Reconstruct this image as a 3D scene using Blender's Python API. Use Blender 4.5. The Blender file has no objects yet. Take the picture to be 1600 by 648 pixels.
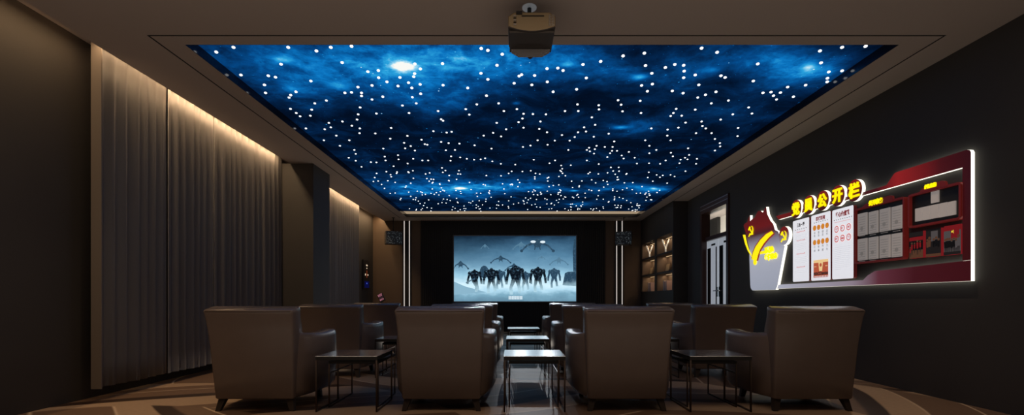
import bpy, bmesh, math, random
from mathutils import Vector, Matrix
random.seed(7)
PI = math.pi
sc = bpy.context.scene
col = sc.collection
F, H, VX, VY = 760.0, 0.95, 800.0, 467.0     # focal length (px of 1600), eye height, vanishing point

# ------------------------------------------------------------------ helpers
def link(name, bm, mats, parent=None, smooth=False, bevel=0.0, seg=2):
    me = bpy.data.meshes.new(name)
    bm.normal_update()
    bm.to_mesh(me); bm.free()
    if not isinstance(mats, (list, tuple)): mats = [mats]
    for m in mats: me.materials.append(m)
    if smooth:
        for p in me.polygons: p.use_smooth = True
    o = bpy.data.objects.new(name, me); col.objects.link(o)
    if parent is not None: o.parent = parent
    if bevel:
        b = o.modifiers.new('bevel', 'BEVEL'); b.width = bevel; b.segments = seg; b.limit_method = 'ANGLE'
        b.angle_limit = math.radians(40)
        for p in me.polygons: p.use_smooth = True
        w = o.modifiers.new('wn', 'WEIGHTED_NORMAL')
    return o

def tag(o, label=None, cat=None, group=None, kind=None):
    if label: o['label'] = label
    if cat: o['category'] = cat
    if group: o['group'] = group
    if kind: o['kind'] = kind
    return o

def empty(name, loc=(0, 0, 0), rz=0):
    o = bpy.data.objects.new(name, None); col.objects.link(o)
    o.location = loc; o.rotation_euler = (0, 0, rz); o.empty_display_size = .1
    return o

def copy_tree(o, parent=None):
    c = o.copy(); col.objects.link(c)
    if parent is not None: c.parent = parent
    for ch in list(o.children): copy_tree(ch, c)
    return c

def box(bm, x0, x1, y0, y1, z0, z1, mi=0):
    vs = [bm.verts.new((x, y, z)) for x in (x0, x1) for y in (y0, y1) for z in (z0, z1)]
    fs = []
    for a in ((0, 1, 3, 2), (4, 6, 7, 5), (0, 4, 5, 1), (2, 3, 7, 6), (0, 2, 6, 4), (1, 5, 7, 3)):
        f = bm.faces.new([vs[i] for i in a]); f.material_index = mi; fs.append(f)
    return vs

def boxes(*bs):
    bm = bmesh.new()
    for b in bs: box(bm, *b)
    return bm

def cyl(bm, p0, p1, r0, r1=None, n=16, mi=0, caps=True):
    if r1 is None: r1 = r0
    p0 = Vector(p0); p1 = Vector(p1); d = (p1 - p0).normalized()
    u = d.orthogonal().normalized(); v = d.cross(u)
    A = []; B = []
    for i in range(n):
        a = 2 * PI * i / n; k = u * math.cos(a) + v * math.sin(a)
        A.append(bm.verts.new(p0 + k * r0)); B.append(bm.verts.new(p1 + k * r1))
    for i in range(n):
        f = bm.faces.new((A[i], A[(i + 1) % n], B[(i + 1) % n], B[i])); f.material_index = mi; f.smooth = True
    if caps:
        f = bm.faces.new(A[::-1]); f.material_index = mi
        f = bm.faces.new(B); f.material_index = mi

def loft(rings, caps=True):
    bm = bmesh.new()
    R = [[bm.verts.new(p) for p in r] for r in rings]
    n = len(R[0])
    for a, b in zip(R, R[1:]):
        for i in range(n):
            bm.faces.new((a[i], a[(i + 1) % n], b[(i + 1) % n], b[i]))
    if caps:
        bm.faces.new(R[0][::-1]); bm.faces.new(R[-1])
    bmesh.ops.recalc_face_normals(bm, faces=bm.faces)
    return bm

# wall boards: shapes drawn in (y, z) standing off the right-hand wall (facing -x)
def slab(bm, pts, xf, xb, mf=0, ms=1):
    """front at x=xf, back at x=xb; pts are (y,z)"""
    a = sum(p[0] * q[1] - q[0] * p[1] for p, q in zip(pts, pts[1:] + pts[:1]))
    if a > 0: pts = pts[::-1]           # clockwise in (y,z) -> normal -x
    A = [bm.verts.new((xf, y, z)) for y, z in pts]
    B = [bm.verts.new((xb, y, z)) for y, z in pts]
    f = bm.faces.new(A); f.material_index = mf
    f = bm.faces.new(B[::-1]); f.material_index = ms
    n = len(A)
    for i in range(n):
        f = bm.faces.new((A[(i + 1) % n], A[i], B[i], B[(i + 1) % n])); f.material_index = ms
    return bm

def flat(bm, pts, x, mi=0):
    a = sum(p[0] * q[1] - q[0] * p[1] for p, q in zip(pts, pts[1:] + pts[:1]))
    if a > 0: pts = pts[::-1]
    f = bm.faces.new([bm.verts.new((x, y, z)) for y, z in pts]); f.material_index = mi

def rect(y0, y1, z0, z1): return [(y0, z0), (y1, z0), (y1, z1), (y0, z1)]
def disc(cy, cz, r, n=28): return [(cy + r * math.cos(2 * PI * i / n), cz + r * math.sin(2 * PI * i / n)) for i in range(n)]

def text_mesh(s, size, offset=0.0, extrude=0.0):
    cu = bpy.data.curves.new('t', 'FONT'); cu.body = s; cu.size = size
    cu.align_x = 'CENTER'; cu.align_y = 'CENTER'; cu.offset = offset; cu.extrude = extrude
    cu.resolution_u = 3
    o = bpy.data.objects.new('t', cu); col.objects.link(o)
    dg = bpy.context.evaluated_depsgraph_get(); dg.update()
    me = bpy.data.meshes.new_from_object(o.evaluated_get(dg))
    bpy.data.objects.remove(o); bpy.data.curves.remove(cu)
    return me

def text_on_wall(bm, s, cy, cz, size, x, offset=0.0, extrude=0.0, mi=0, fit=None):
    """text on the right wall: reads left to right as y decreases"""
    me = text_mesh(s, size, offset, extrude)
    if not me.vertices: return
    xs = [v.co.x for v in me.vertices]; ys = [v.co.y for v in me.vertices]
    mx = (min(xs) + max(xs)) / 2; my = (min(ys) + max(ys)) / 2
    kx = fit[0] / (max(xs) - min(xs)) if fit else 1; ky = fit[1] / (max(ys) - min(ys)) if fit else 1
    vs = [bm.verts.new((x - v.co.z, cy - (v.co.x - mx) * kx, cz + (v.co.y - my) * ky)) for v in me.vertices]
    for p in me.polygons:
        try:
            f = bm.faces.new([vs[i] for i in p.vertices]); f.material_index = mi
        except ValueError: pass
    bpy.data.meshes.remove(me)

def W(px, py, X=4.05):
    Y = X * F / (px - VX)
    return (Y, H + (VY - py) * Y / F)

# ------------------------------------------------------------------ materials
def lin(c):
    return tuple(((v / 255) / 12.92 if v / 255 <= .04045 else (((v / 255) + .055) / 1.055) ** 2.4) for v in c) + (1,)

def mat(name, rgb, rough=.6, metal=0, spec=.5, emit=0, ecol=None, bump=0, bscale=60, var=0, vscale=4, stretch=None):
    m = bpy.data.materials.new(name); m.use_nodes = True
    nt = m.node_tree; b = nt.nodes['Principled BSDF']
    c = rgb if len(rgb) == 4 else tuple(rgb) + (1,)
    b.inputs['Base Color'].default_value = c
    b.inputs['Roughness'].default_value = rough; b.inputs['Metallic'].default_value = metal
    b.inputs['Specular IOR Level'].default_value = spec
    if emit:
        b.inputs['Emission Color'].default_value = (ecol if ecol else c); b.inputs['Emission Strength'].default_value = emit
    tc = nt.nodes.new('ShaderNodeTexCoord')
    vec = tc.outputs['Object']
    if stretch:
        mp = nt.nodes.new('ShaderNodeMapping'); mp.inputs['Scale'].default_value = stretch
        nt.links.new(vec, mp.inputs['Vector']); vec = mp.outputs['Vector']
    if var:
        n = nt.nodes.new('ShaderNodeTexNoise'); n.inputs['Scale'].default_value = vscale; n.inputs['Detail'].default_value = 6
        nt.links.new(vec, n.inputs['Vector'])
        r = nt.nodes.new('ShaderNodeMix'); r.data_type = 'RGBA'
        r.inputs[6].default_value = tuple(v * (1 - var) for v in c[:3]) + (1,)
        r.inputs[7].default_value = tuple(min(1, v * (1 + var)) for v in c[:3]) + (1,)
        nt.links.new(n.outputs['Fac'], r.inputs[0]); nt.links.new(r.outputs[2], b.inputs['Base Color'])
    if bump:
        n = nt.nodes.new('ShaderNodeTexNoise'); n.inputs['Scale'].default_value = bscale; n.inputs['Detail'].default_value = 3
        nt.links.new(vec, n.inputs['Vector'])
        bp = nt.nodes.new('ShaderNodeBump'); bp.inputs['Strength'].default_value = bump; bp.inputs['Distance'].default_value = .01
        nt.links.new(n.outputs['Fac'], bp.inputs['Height']); nt.links.new(bp.outputs['Normal'], b.inputs['Normal'])
    return m

def emis(name, rgb, s=1.0):
    m = bpy.data.materials.new(name); m.use_nodes = True; nt = m.node_tree
    nt.nodes.remove(nt.nodes['Principled BSDF'])
    e = nt.nodes.new('ShaderNodeEmission'); e.inputs['Color'].default_value = rgb if len(rgb) == 4 else tuple(rgb) + (1,)
    e.inputs['Strength'].default_value = s
    nt.links.new(e.outputs[0], nt.nodes['Material Output'].inputs['Surface'])
    return m

M = {}
M['wall'] = mat('dark_wall_paint', (.045, .040, .036), .75, bump=.08, bscale=180, var=.12, vscale=1.5)
M['wall_r'] = mat('charcoal_wall_paint', (.050, .047, .045), .75, bump=.08, bscale=180, var=.12, vscale=1.5)
M['brown'] = mat('brown_panel', (.11, .075, .05), .6, var=.12, vscale=2)
M['pier'] = mat('dark_pier_paint', (.05, .047, .045), .7, var=.1)
M['ceil'] = mat('taupe_ceiling_paint', (.42, .36, .32), .85, var=.04, vscale=1)
M['groove'] = mat('black_groove', (.006, .006, .006), .9)
M['lining'] = mat('dark_gloss_lining', (.012, .014, .02), .12)
M['beige'] = mat('beige_strip_added_glow', (.62, .46, .30), .7, emit=.55)  # emission stands in for cove light falling on the strip
M['black'] = mat('black_satin', (.010, .010, .011), .45)
M['blackmatte'] = mat('black_fluted_panel', (.008, .008, .009), .7)
M['leather'] = mat('taupe_leather', (.165, .128, .112), .27, spec=.5, bump=.03, bscale=260, var=.08, vscale=7)
M['legwood'] = mat('dark_leg_wood', (.035, .025, .02), .45, var=.2, vscale=20)
M['tabletop'] = mat('polished_dark_top', (.93, .90, .87), .21, metal=1, var=.03, vscale=9)
M['tedge'] = mat('dark_table_edge', (.012, .011, .010), .55)
M['tleg'] = mat('bronze_table_metal', (.085, .062, .05), .30, metal=1)
M['ntop'] = mat('dark_lower_top', (.012, .011, .010), .5)
M['curtain'] = mat('grey_beige_curtain', (.27, .262, .265), .85, spec=.2, var=.06, vscale=14, stretch=(1, 1, .05))
M['chrome'] = mat('chrome', (.8, .8, .8), .18, metal=1)
M['steel'] = mat('brushed_steel', (.55, .55, .56), .35, metal=1)
M['led'] = emis('warm_white_led', (1.0, .90, .82), .75)
M['ledwarm'] = emis('warm_led', (1.0, .66, .36), .45)
M['redwood'] = mat('dark_red_wood', (.055, .018, .013), .35, var=.2, vscale=8)
M['shelfwood'] = mat('brown_shelf_wood', (.17, .125, .095), .5, var=.15, vscale=5)
M['shelfdark'] = mat('dark_shelf_front', (.035, .030, .027), .55)

# ------------------------------------------------------------------ camera
cam_d = bpy.data.cameras.new('camera'); cam = bpy.data.objects.new('camera', cam_d); col.objects.link(cam)
cam.location = (0, 0, H); cam.rotation_euler = (PI / 2, 0, 0)
cam_d.sensor_fit = 'HORIZONTAL'; cam_d.sensor_width = 36; cam_d.lens = 36 * F / 1600
cam_d.shift_y = (VY - 324) / 1600; cam_d.clip_start = .05; cam_d.clip_end = 100
sc.camera = cam
sc.view_settings.view_transform = 'Standard'; sc.view_settings.look = 'None'
sc.view_settings.exposure = 0; sc.view_settings.gamma = 1

# ------------------------------------------------------------------ room
XL, XR, YN, YB, ZC = -4.06, 4.098, -1.6, 14.2, 3.233
ZT = 3.46
def struct(name, bm, m, parent=None, **k):
    o = link(name, bm, m, parent, **k)
    if parent is None: o['kind'] = 'structure'
    return o

# carpet material: swirling bands of brown and tan
def carpet():
    m = bpy.data.materials.new('swirl_carpet'); m.use_nodes = True; nt = m.node_tree; b = nt.nodes['Principled BSDF']
    N = nt.nodes.new; L = nt.links.new
    tc = N('ShaderNodeTexCoord')
    def rings(cx, cy, sx, sy, freq, dist):
        mp = N('ShaderNodeMapping'); mp.inputs['Location'].default_value = (-cx * sx, -cy * sy, 0)
        mp.inputs['Scale'].default_value = (sx, sy, 0)
        L(tc.outputs['Object'], mp.inputs['Vector'])
        ns = N('ShaderNodeTexNoise'); ns.inputs['Scale'].default_value = .35; ns.inputs['Detail'].default_value = 1
        L(tc.outputs['Object'], ns.inputs['Vector'])
        sb = N('ShaderNodeVectorMath'); sb.operation = 'MULTIPLY_ADD'; sb.inputs[1].default_value = (dist, dist, 0)
        L(ns.outputs['Color'], sb.inputs[0]); L(mp.outputs['Vector'], sb.inputs[2])
        ln = N('ShaderNodeVectorMath'); ln.operation = 'LENGTH'; L(sb.outputs[0], ln.inputs[0])
        ml = N('ShaderNodeMath'); ml.operation = 'MULTIPLY'; ml.inputs[1].default_value = freq; L(ln.outputs['Value'], ml.inputs[0])
        fr = N('ShaderNodeMath'); fr.operation = 'FRACT'; L(ml.outputs[0], fr.inputs[0])
        return fr.outputs[0]
    def ramp(src, stops):
        r = N('ShaderNodeValToRGB'); e = r.color_ramp.elements
        e[0].position, e[0].color = stops[0][0], stops[0][1] + (1,)
        e[1].position, e[1].color = stops[-1][0], stops[-1][1] + (1,)
        for p, c in stops[1:-1]:
            k = e.new(p); k.color = c + (1,)
        L(src, r.inputs['Fac']); return r.outputs['Color']
    dk, md, tn, lt = (.06, .033, .022), (.25, .155, .098), (.60, .42, .27), (.92, .70, .48)
    A = ramp(rings(-.4, 8.2, 1, .8, .95, .9),
             [(0, md), (.20, md), (.215, lt), (.23, md), (.40, md), (.43, dk), (.55, dk), (.57, tn), (.80, tn), (.815, lt), (.83, md), (1, md)])
    B = ramp(rings(1.2, .6, .8, 1, .95, .8),
             [(0, tn), (.22, tn), (.24, dk), (.36, dk), (.38, md), (.62, md), (.632, lt), (.645, md), (.82, md), (.84, tn), (1, tn)])
    C_ = rings(-2.5, 3.5, .8, .9, .42, 1.0)
    sel = ramp(C_, [(0, (0, 0, 0)), (.48, (0, 0, 0)), (.5, (1, 1, 1)), (1, (1, 1, 1))])
    mx = N('ShaderNodeMix'); mx.data_type = 'RGBA'; L(sel, mx.inputs[0]); L(A, mx.inputs[6]); L(B, mx.inputs[7])
    ns = N('ShaderNodeTexNoise'); ns.inputs['Scale'].default_value = 38; ns.inputs['Detail'].default_value = 4
    mp2 = N('ShaderNodeMapping'); mp2.inputs['Scale'].default_value = (.5, 2.2, 1); L(tc.outputs['Object'], mp2.inputs['Vector']); L(mp2.outputs[0], ns.inputs['Vector'])
    mm = N('ShaderNodeMix'); mm.data_type = 'RGBA'; mm.blend_type = 'MULTIPLY'; mm.inputs[0].default_value = .45
    L(mx.outputs[2], mm.inputs[6]); L(ns.outputs['Fac'], mm.inputs[7]); L(mm.outputs[2], b.inputs['Base Color'])
    b.inputs['Roughness'].default_value = .42; b.inputs['Specular IOR Level'].default_value = .5
    bp = N('ShaderNodeBump'); bp.inputs['Strength'].default_value = .12; bp.inputs['Distance'].default_value = .01
    L(ns.outputs['Fac'], bp.inputs['Height']); L(bp.outputs[0], b.inputs['Normal'])
    return m
M['carpet'] = carpet()

struct('floor', boxes((XL - .2, XR + .2, YN - .2, YB + .2, -.12, 0)), M['carpet'])
# ceiling: soffit ring with an opening for the star panel and a narrow groove round it
OX0, OX1, OY0, OY1 = -2.94, 3.48, 4.37, 13.56       # opening
GX0, GX1, GY0, GY1, GW = -3.165, 3.765, 4.21, 13.72, .020
CX0 = -3.74
bm = bmesh.new()
def ring(x0, x1, y0, y1, X0, X1, Y0, Y1, z0, z1):
    box(bm, X0, X1, Y0, y0, z0, z1); box(bm, X0, X1, y1, Y1, z0, z1)
    box(bm, X0, x0, y0, y1, z0, z1); box(bm, x1, X1, y0, y1, z0, z1)
ring(OX0, OX1, OY0, OY1, GX0 + GW, GX1 - GW, GY0 + GW, GY1 - GW, ZC, ZC + .2)
ring(GX0, GX1, GY0, GY1, CX0, XR, YN, YB, ZC, ZC + .2)
box(bm, CX0, XR, YN, YB, ZC + .2, ZT)
box(bm, XL - .1, CX0, YN, YB, ZT - .06, ZT + .05)
struct('ceiling', bm, M['ceil'])
bm = bmesh.new()
ring(GX0 + GW, GX1 - GW, GY0 + GW, GY1 - GW, GX0, GX1, GY0, GY1, ZC + .003, ZC + .03)
struct('trim_1', bm, M['groove'])
bm = bmesh.new()
t = .006
ring(OX0 + t, OX1 - t, OY0 + t, OY1 - t, OX0, OX1, OY0, OY1, ZC + .002, ZC + .09)
struct('trim_2', bm, M['lining'])
# walls
struct('wall_left', boxes((XL - .15, XL, YN, YB, 0, ZT)), M['wall'])
DY0, DY1, DZ = 9.16, 10.52, 2.95
struct('wall_right', boxes((XR, XR + .15, YN, DY0, 0, ZT), (XR, XR + .15, DY1, YB, 0, ZT), (XR, XR + .15, DY0, DY1, DZ, ZT)), M['wall_r'])
struct('wall_back', boxes((XL - .15, XR + .15, YB, YB + .15, 0, ZT)), M['brown'])
struct('wall_rear', boxes((XL - .15, XR + .15, YN - .15, YN, 0, ZT)), M['wall'])
# pier between the curtains on the left
struct('wall_pier', boxes((XL, -3.35, 8.2, 8.93, 0, ZC)), M['pier'])
# black fluted centre panel of the back wall
bm = bmesh.new()
box(bm, -2.66, 2.72, YB - .03, YB, 0, ZC)
n = 90
for i in range(n):
    x = -2.66 + (i + .5) * 5.38 / n
    box(bm, x - .018, x + .018, YB - .05, YB - .03, 0, ZC)
struct('wall_screen_panel', bm, M['blackmatte'])
bm = boxes((-3.19, -2.94, YB - .035, YB, 0, ZC)); struct('trim_3', bm, M['black'])
bm = boxes((3.00, 3.26, YB - .035, YB, 0, ZC)); struct('trim_4', bm, M['black'])

def led_strip(x, label):
    t_ = empty('led_strip', (x, YB - .036, 0))
    tag(t_, label, 'light strip', 'vertical light strips on the back wall')
    link('channel', boxes((-.014, .014, -.012, 0, 0, ZC - .01)), M['steel'], t_)
    link('diffuser', boxes((-.010, .010, -.018, -.012, 0, ZC - .01)), M['led'], t_)
for x, l in ((-3.135, 'thin white vertical light strip, first from left on the back wall'),
             (-2.985, 'thin white vertical light strip just left of the black screen panel'),
             (3.045, 'thin white vertical light strip just right of the black screen panel'),
             (3.205, 'thin white vertical light strip nearest the bookcase, last on the right of the back wall')):
    led_strip(x, l)

# ------------------------------------------------------------------ star ceiling
ZS = ZC + .09
def galaxy():
    m = bpy.data.materials.new('galaxy_print'); m.use_nodes = True; nt = m.node_tree
    nt.nodes.remove(nt.nodes['Principled BSDF'])
    N = nt.nodes.new; L = nt.links.new
    def math_(op, a, b=None, c=None):
        n = N('ShaderNodeMath'); n.operation = op
        for i, v in enumerate((a, b, c)):
            if v is None: continue
            if isinstance(v, (int, float)): n.inputs[i].default_value = v
            else: L(v, n.inputs[i])
        return n.outputs[0]
    tc = N('ShaderNodeTexCoord'); sp = N('ShaderNodeSeparateXYZ'); L(tc.outputs['Object'], sp.inputs[0])
    P = 5.46; Y0 = 2.24
    yt = math_('WRAP', sp.outputs['Y'], Y0 + P, Y0)          # the print repeats once along the room
    cb = N('ShaderNodeCombineXYZ'); L(sp.outputs['X'], cb.inputs[0]); L(yt, cb.inputs[1])
    v = cb.outputs[0]
    def noise(scale, det=8, rough=.6, dist=0, off=0):
        n = N('ShaderNodeTexNoise'); n.inputs['Scale'].default_value = scale; n.inputs['Detail'].default_value = det
        n.inputs['Roughness'].default_value = rough; n.inputs['Distortion'].default_value = dist
        ad = N('ShaderNodeVectorMath'); ad.operation = 'ADD'; ad.inputs[1].default_value = (off, off * .7, off * 1.3)
        L(v, ad.inputs[0]); L(ad.outputs[0], n.inputs['Vector'])
        return n
    wn = noise(.9, 6, .62, 0, 3.1)
    wv = N('ShaderNodeVectorMath'); wv.operation = 'MULTIPLY_ADD'
    sbv = N('ShaderNodeVectorMath'); sbv.operation = 'SUBTRACT'; sbv.inputs[1].default_value = (.5, .5, .5)
    L(wn.outputs['Color'], sbv.inputs[0]); L(sbv.outputs[0], wv.inputs[0]); wv.inputs[1].default_value = (1.1, 1.1, 0); L(v, wv.inputs[2])
    def blob(src, x, y, rx, ry, ang, amp):
        mp = N('ShaderNodeMapping'); mp.vector_type = 'TEXTURE'
        mp.inputs['Location'].default_value = (x, y, 0); mp.inputs['Rotation'].default_value = (0, 0, ang)
        mp.inputs['Scale'].default_value = (rx, ry, 1); L(src, mp.inputs['Vector'])
        d = N('ShaderNodeVectorMath'); d.operation = 'DOT_PRODUCT'; L(mp.outputs[0], d.inputs[0]); L(mp.outputs[0], d.inputs[1])
        return math_('MULTIPLY', math_('POWER', 2.718, math_('MULTIPLY', d.outputs['Value'], -1.0)), amp)
    big = [(-1.0, 5.0, .85, .65, .2, .40), (-.1, 4.75, .9, .5, 0, .30), (-2.2, 4.9, .75, .5, .3, .32), (-2.3, 5.6, .7, .45, 0, .22),
           (-1.0, 5.9, .55, .5, .5, .22), (2.95, 5.05, .7, .38, .6, .40), (1.35, 5.2, .5, .4, .2, .26), (.5, 4.95, .6, .4, 0, .2), (2.1, 4.9, .5, .35, .3, .15),
           (1.5, 6.7, .5, .35, 0, .22), (-1.9, 4.0, 1.3, .4, .1, .15), (2.6, 6.2, .7, .45, .4, .12), (.5, 4.0, 1.4, .35, 0, .12)]
    core = [(-1.1, 4.98, .11, .08, 0, .60), (-1.15, 5.0, .30, .20, .3, .20), (3.04, 4.98, .13, .07, .9, .40), (1.36, 5.2, .08, .07, 0, .45), (-2.27, 4.82, .12, .08, 0, .28),
            (-1.93, 5.42, .12, .10, 0, .33), (1.5, 6.73, .11, .07, 0, .42), (.56, 4.93, .07, .06, 0, .3), (-2.5, 5.5, .1, .07, 0, .2), (2.05, 5.05, .09, .06, 0, .2), (-.5, 4.8, .12, .08, .4, .25), (.05, 5.9, .05, .05, 0, .25)]
    tot = None
    for b_ in big:
        o = blob(wv.outputs[0], *b_); tot = o if tot is None else math_('ADD', tot, o)
    f1 = noise(1.5, 10, .68, .6, 7.7); f2 = noise(5.0, 8, .65, .3, 1.9)
    cloud = math_('MULTIPLY', tot, math_('MULTIPLY_ADD', f2.outputs['Fac'], 1.6, .05))
    base = math_('MULTIPLY', math_('POWER', f1.outputs['Fac'], 2.4), .55)
    # brighter veins
    vein = math_('SUBTRACT', 1.0, math_('MULTIPLY', math_('ABSOLUTE', math_('SUBTRACT', noise(1.1, 7, .6, .9, 12.3).outputs['Fac'], .5)), 16.0))
    vein = math_('MULTIPLY', math_('MAXIMUM', vein, 0.0), math_('MULTIPLY', tot, .22))
    I = math_('ADD', math_('ADD', cloud, base), vein)
    ct = None
    for b_ in core:
        o = blob(v, *b_); ct = o if ct is None else math_('ADD', ct, o)
    I = math_('ADD', I, ct)
    # faint printed pinpoint stars
    for scl, rad, am in ((6.0, .085, 1.3), (11.0, .10, .9), (19.0, .12, .5)):
        vo = N('ShaderNodeTexVoronoi'); vo.inputs['Scale'].default_value = scl; L(v, vo.inputs['Vector'])
        s = math_('MAXIMUM', math_('SUBTRACT', 1.0, math_('DIVIDE', vo.outputs['Distance'], rad)), 0.0)
        sx = N('ShaderNodeSeparateXYZ'); L(vo.outputs['Color'], sx.inputs[0])
        s = math_('MULTIPLY', s, math_('POWER', sx.outputs[0], 3.0))
        I = math_('ADD', I, math_('MULTIPLY', s, am))
    r = N('ShaderNodeValToRGB'); e = r.color_ramp.elements
    st = [(0, (2, 8, 20)), (.10, (2, 17, 40)), (.22, (4, 38, 78)), (.38, (5, 74, 138)), (.55, (12, 118, 194)), (.72, (44, 166, 224)), (.88, (150, 215, 242)), (1, (250, 250, 245))]
    e[0].position, e[0].color = 0, lin(st[0][1]); e[1].position, e[1].color = 1, lin(st[-1][1])
    for p_, c_ in st[1:-1]:
        k = e.new(p_); k.color = lin(c_)
    L(I, r.inputs['Fac'])
    em = N('ShaderNodeEmission'); L(r.outputs[0], em.inputs['Color']); em.inputs['Strength'].default_value = 1.0
    L(em.outputs[0], nt.nodes['Material Output'].inputs['Surface'])
    return m

star = empty('star_ceiling', (0, 0, 0))
tag(star, 'large lit blue galaxy print panel with white star lights set into the ceiling', 'ceiling panel')
YE = 13.16
link('galaxy_panel', boxes((OX0 + .007, OX1 - .007, OY0 + .007, YE, ZS, ZS + .03)), galaxy(), star)
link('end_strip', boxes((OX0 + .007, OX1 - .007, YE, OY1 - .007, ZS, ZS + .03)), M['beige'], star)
A_ = [(88,47),(150,30),(177,130),(276,133),(302,138),(322,91),(348,30),(430,152),(450,43),(502,30),(577,26),(543,85),(262,166),(266,195),(376,191),(357,203),(351,212),(444,233),(486,223),(433,256),(356,253),(377,268),(428,278),(391,280),(412,324),(495,304),(480,327),(502,320),(544,299),(522,350),(477,367),(569,367),(535,387),(600,174),(577,193),(553,195),(613,195),(613,206),(651,168),(636,118),(674,114),(675,140),(705,155),(690,209),(651,219),(608,248),(601,273),(597,292),(667,270),(578,314),(607,324),(606,341),(663,342),(720,322),(717,361),(752,139),(745,170),(783,158),(795,177),(806,90),(805,125),(802,136),(826,108),(825,164),(827,198),(797,211),(811,233),(761,241),(785,268),(906,89),(908,167),(890,261),(908,296),(901,291),(873,334),(921,339),(939,336),(990,254),(1003,274),(1030,237),(1065,205),(997,177),(1070,146),(1045,124),(1103,95),(1122,55),(1070,41),(1046,34),(1165,160),(1192,129),(1183,134),(1239,132),(1229,166),(1109,233),(1128,261),(1175,254),(1199,271),(1195,288),(1181,301),(1102,304),(1089,340),(1136,327),(1118,353),(1055,350),(1199,321),(1233,272),(1260,299),(1256,326),(1250,367),(1224,386),(1197,391),(1022,385),(1083,397),(767,376),(771,396),(779,351),(830,365),(842,381),(851,383),(791,388),(806,404),(901,373),(928,377),(967,379),(918,403),(951,402),(692,397),(587,402),(592,416),(567,430),(592,441),(613,463),(647,446),(667,447),(697,426),(700,440),(729,461),(745,421),(747,436),(800,434),(780,451),(833,440),(854,440),(904,467),(937,425),(935,441),(970,429),(994,434),(1020,437),(1044,436),(1060,432),(1086,443),(1117,452),(1169,455),(1236,437)]
B_ = [(11,107),(12,155),(33,191),(50,105),(69,114),(141,92),(153,141),(205,81),(118,182),(121,237),(76,261),(124,261),(7,273),(198,240),(199,255),(268,222),(279,238),(284,262),(348,224),(351,268),(374,189),(353,168),(392,163),(390,124),(367,96),(363,51),(286,61),(439,103),(473,92),(505,95),(507,116),(505,140),(547,130),(560,166),(464,188),(503,196),(556,212),(584,202),(622,191),(640,133),(655,139),(570,33),(626,48),(773,90),(757,152),(605,233),(547,256),(498,278),(478,253),(468,268),(458,279),(512,303),(486,321),(447,328),(446,350),(388,324),(458,367),(366,367),(381,387),(570,299),(573,315),(585,324),(550,341),(606,341),(618,362),(636,377),(618,404),(637,389),(667,223),(683,273),(639,292),(702,322),(700,352),(740,248),(752,270),(792,195),(821,192),(830,205),(855,194),(841,219),(881,174),(902,209),(906,241),(875,268),(946,167),(1002,86),(1030,119),(1025,142),(1024,155),(998,43),(1078,30),(1163,26),(1078,115),(706,381),(724,367),(185,311),(173,284),(145,320),(123,338),(152,335),(111,355),(93,368),(65,348),(11,338),(13,383),(39,368),(88,402),(180,354),(234,343),(254,371),(248,391),(220,391),(190,387),(163,394),(155,402),(166,407),(181,415),(184,399),(264,405),(246,405),(239,414),(229,428),(281,422),(288,433),(307,409),(328,430),(336,451),(381,414),(406,402),(459,412),(521,396),(466,425),(525,420),(510,430),(494,437),(519,436),(553,434),(550,452),(62,458),(97,457),(66,470),(20,450),(40,440),(155,440),(198,453),(242,465),(250,478),(270,465),(380,450),(420,452),(440,440),(490,450)]
zs = ZS - .004
pts = []
for l, ox in ((A_, 300), (B_, 850)):
    for x, y in l:
        px, py = ox + x / 2.3145, 60 + y / 2.3145
        Y = (zs - H) * F / (VY - py)
        pts.append(((px - VX) * Y / F, Y))
rs = random.Random(11)
tries = 0
while tries < 330:
    tries += 1
    x, y = rs.uniform(OX0 + .15, OX1 - .15), rs.uniform(8.9, 13.1)
    pts.append((x, y))
pts = [p for p in pts if OX0 + .03 < p[0] < OX1 - .03 and OY0 + .05 < p[1] < YE - .02]
pts.sort(key=lambda p: p[1])
M['star'] = emis('white_star_light', (.95, .97, 1.0), 1.6)
def bead(bm, x, y, r):
    mtx = Matrix.Translation((x, y, ZS - r * .55)) @ Matrix.Diagonal((1, 1, .7, 1))
    bmesh.ops.create_icosphere(bm, subdivisions=1, radius=r, matrix=mtx)
for x, y in pts[:100]:
    bm = bmesh.new()
    bmesh.ops.create_uvsphere(bm, u_segments=12, v_segments=8, radius=.0165, matrix=Matrix.Diagonal((1, 1, .7, 1)))
    o = link('star_light', bm, M['star'], star, smooth=True); o.location = (x, y, ZS - .010)
bm = bmesh.new()
for x, y in pts[100:]: bead(bm, x, y, .0165)
tag(link('star_light', bm, M['star'], star), kind='stuff')

# ------------------------------------------------------------------ projector
pj = empty('projector', (.146, 3.72, 2.93))
tag(pj, 'black ceiling-mounted projector hanging above the star panel edge', 'projector')
M['pj_gold'] = mat('bronze_projector_shell', (.30, .235, .14), .45, metal=.25, bump=.15, bscale=500)
M['pj_dark'] = mat('dark_projector_underside', (.045, .04, .037), .6)
w = .175
def pj_ring(y, s, zb, zt):
    # outline in x,z : chamfered top corners, bellied lower edge
    pts_ = []
    for i in range(13):
        a = -1 + i / 6.0
        pts_.append((a * w * s, y, zb + .034 * a * a - .012))
    pts_ += [(w * s, y, zt - .03), (w * s * .76, y, zt), (-w * s * .76, y, zt), (-w * s, y, zt - .03)]
    return pts_
bm = loft([pj_ring(-.14, .97, .006, .125), pj_ring(-.13, 1, 0, .135), pj_ring(.145, .98, 0, .135), pj_ring(.165, .94, .006, .125)])
o = link('casing', bm, [M['pj_gold'], M['pj_dark']], pj, bevel=.004)
for p in o.data.polygons:
    if p.normal.z < -.6: p.material_index = 1
link('bottom_cover', boxes((-.165, .165, -.125, .16, -.014, .004)), M['pj_dark'], pj, bevel=.002)
bm = bmesh.new()
rg = []
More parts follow.
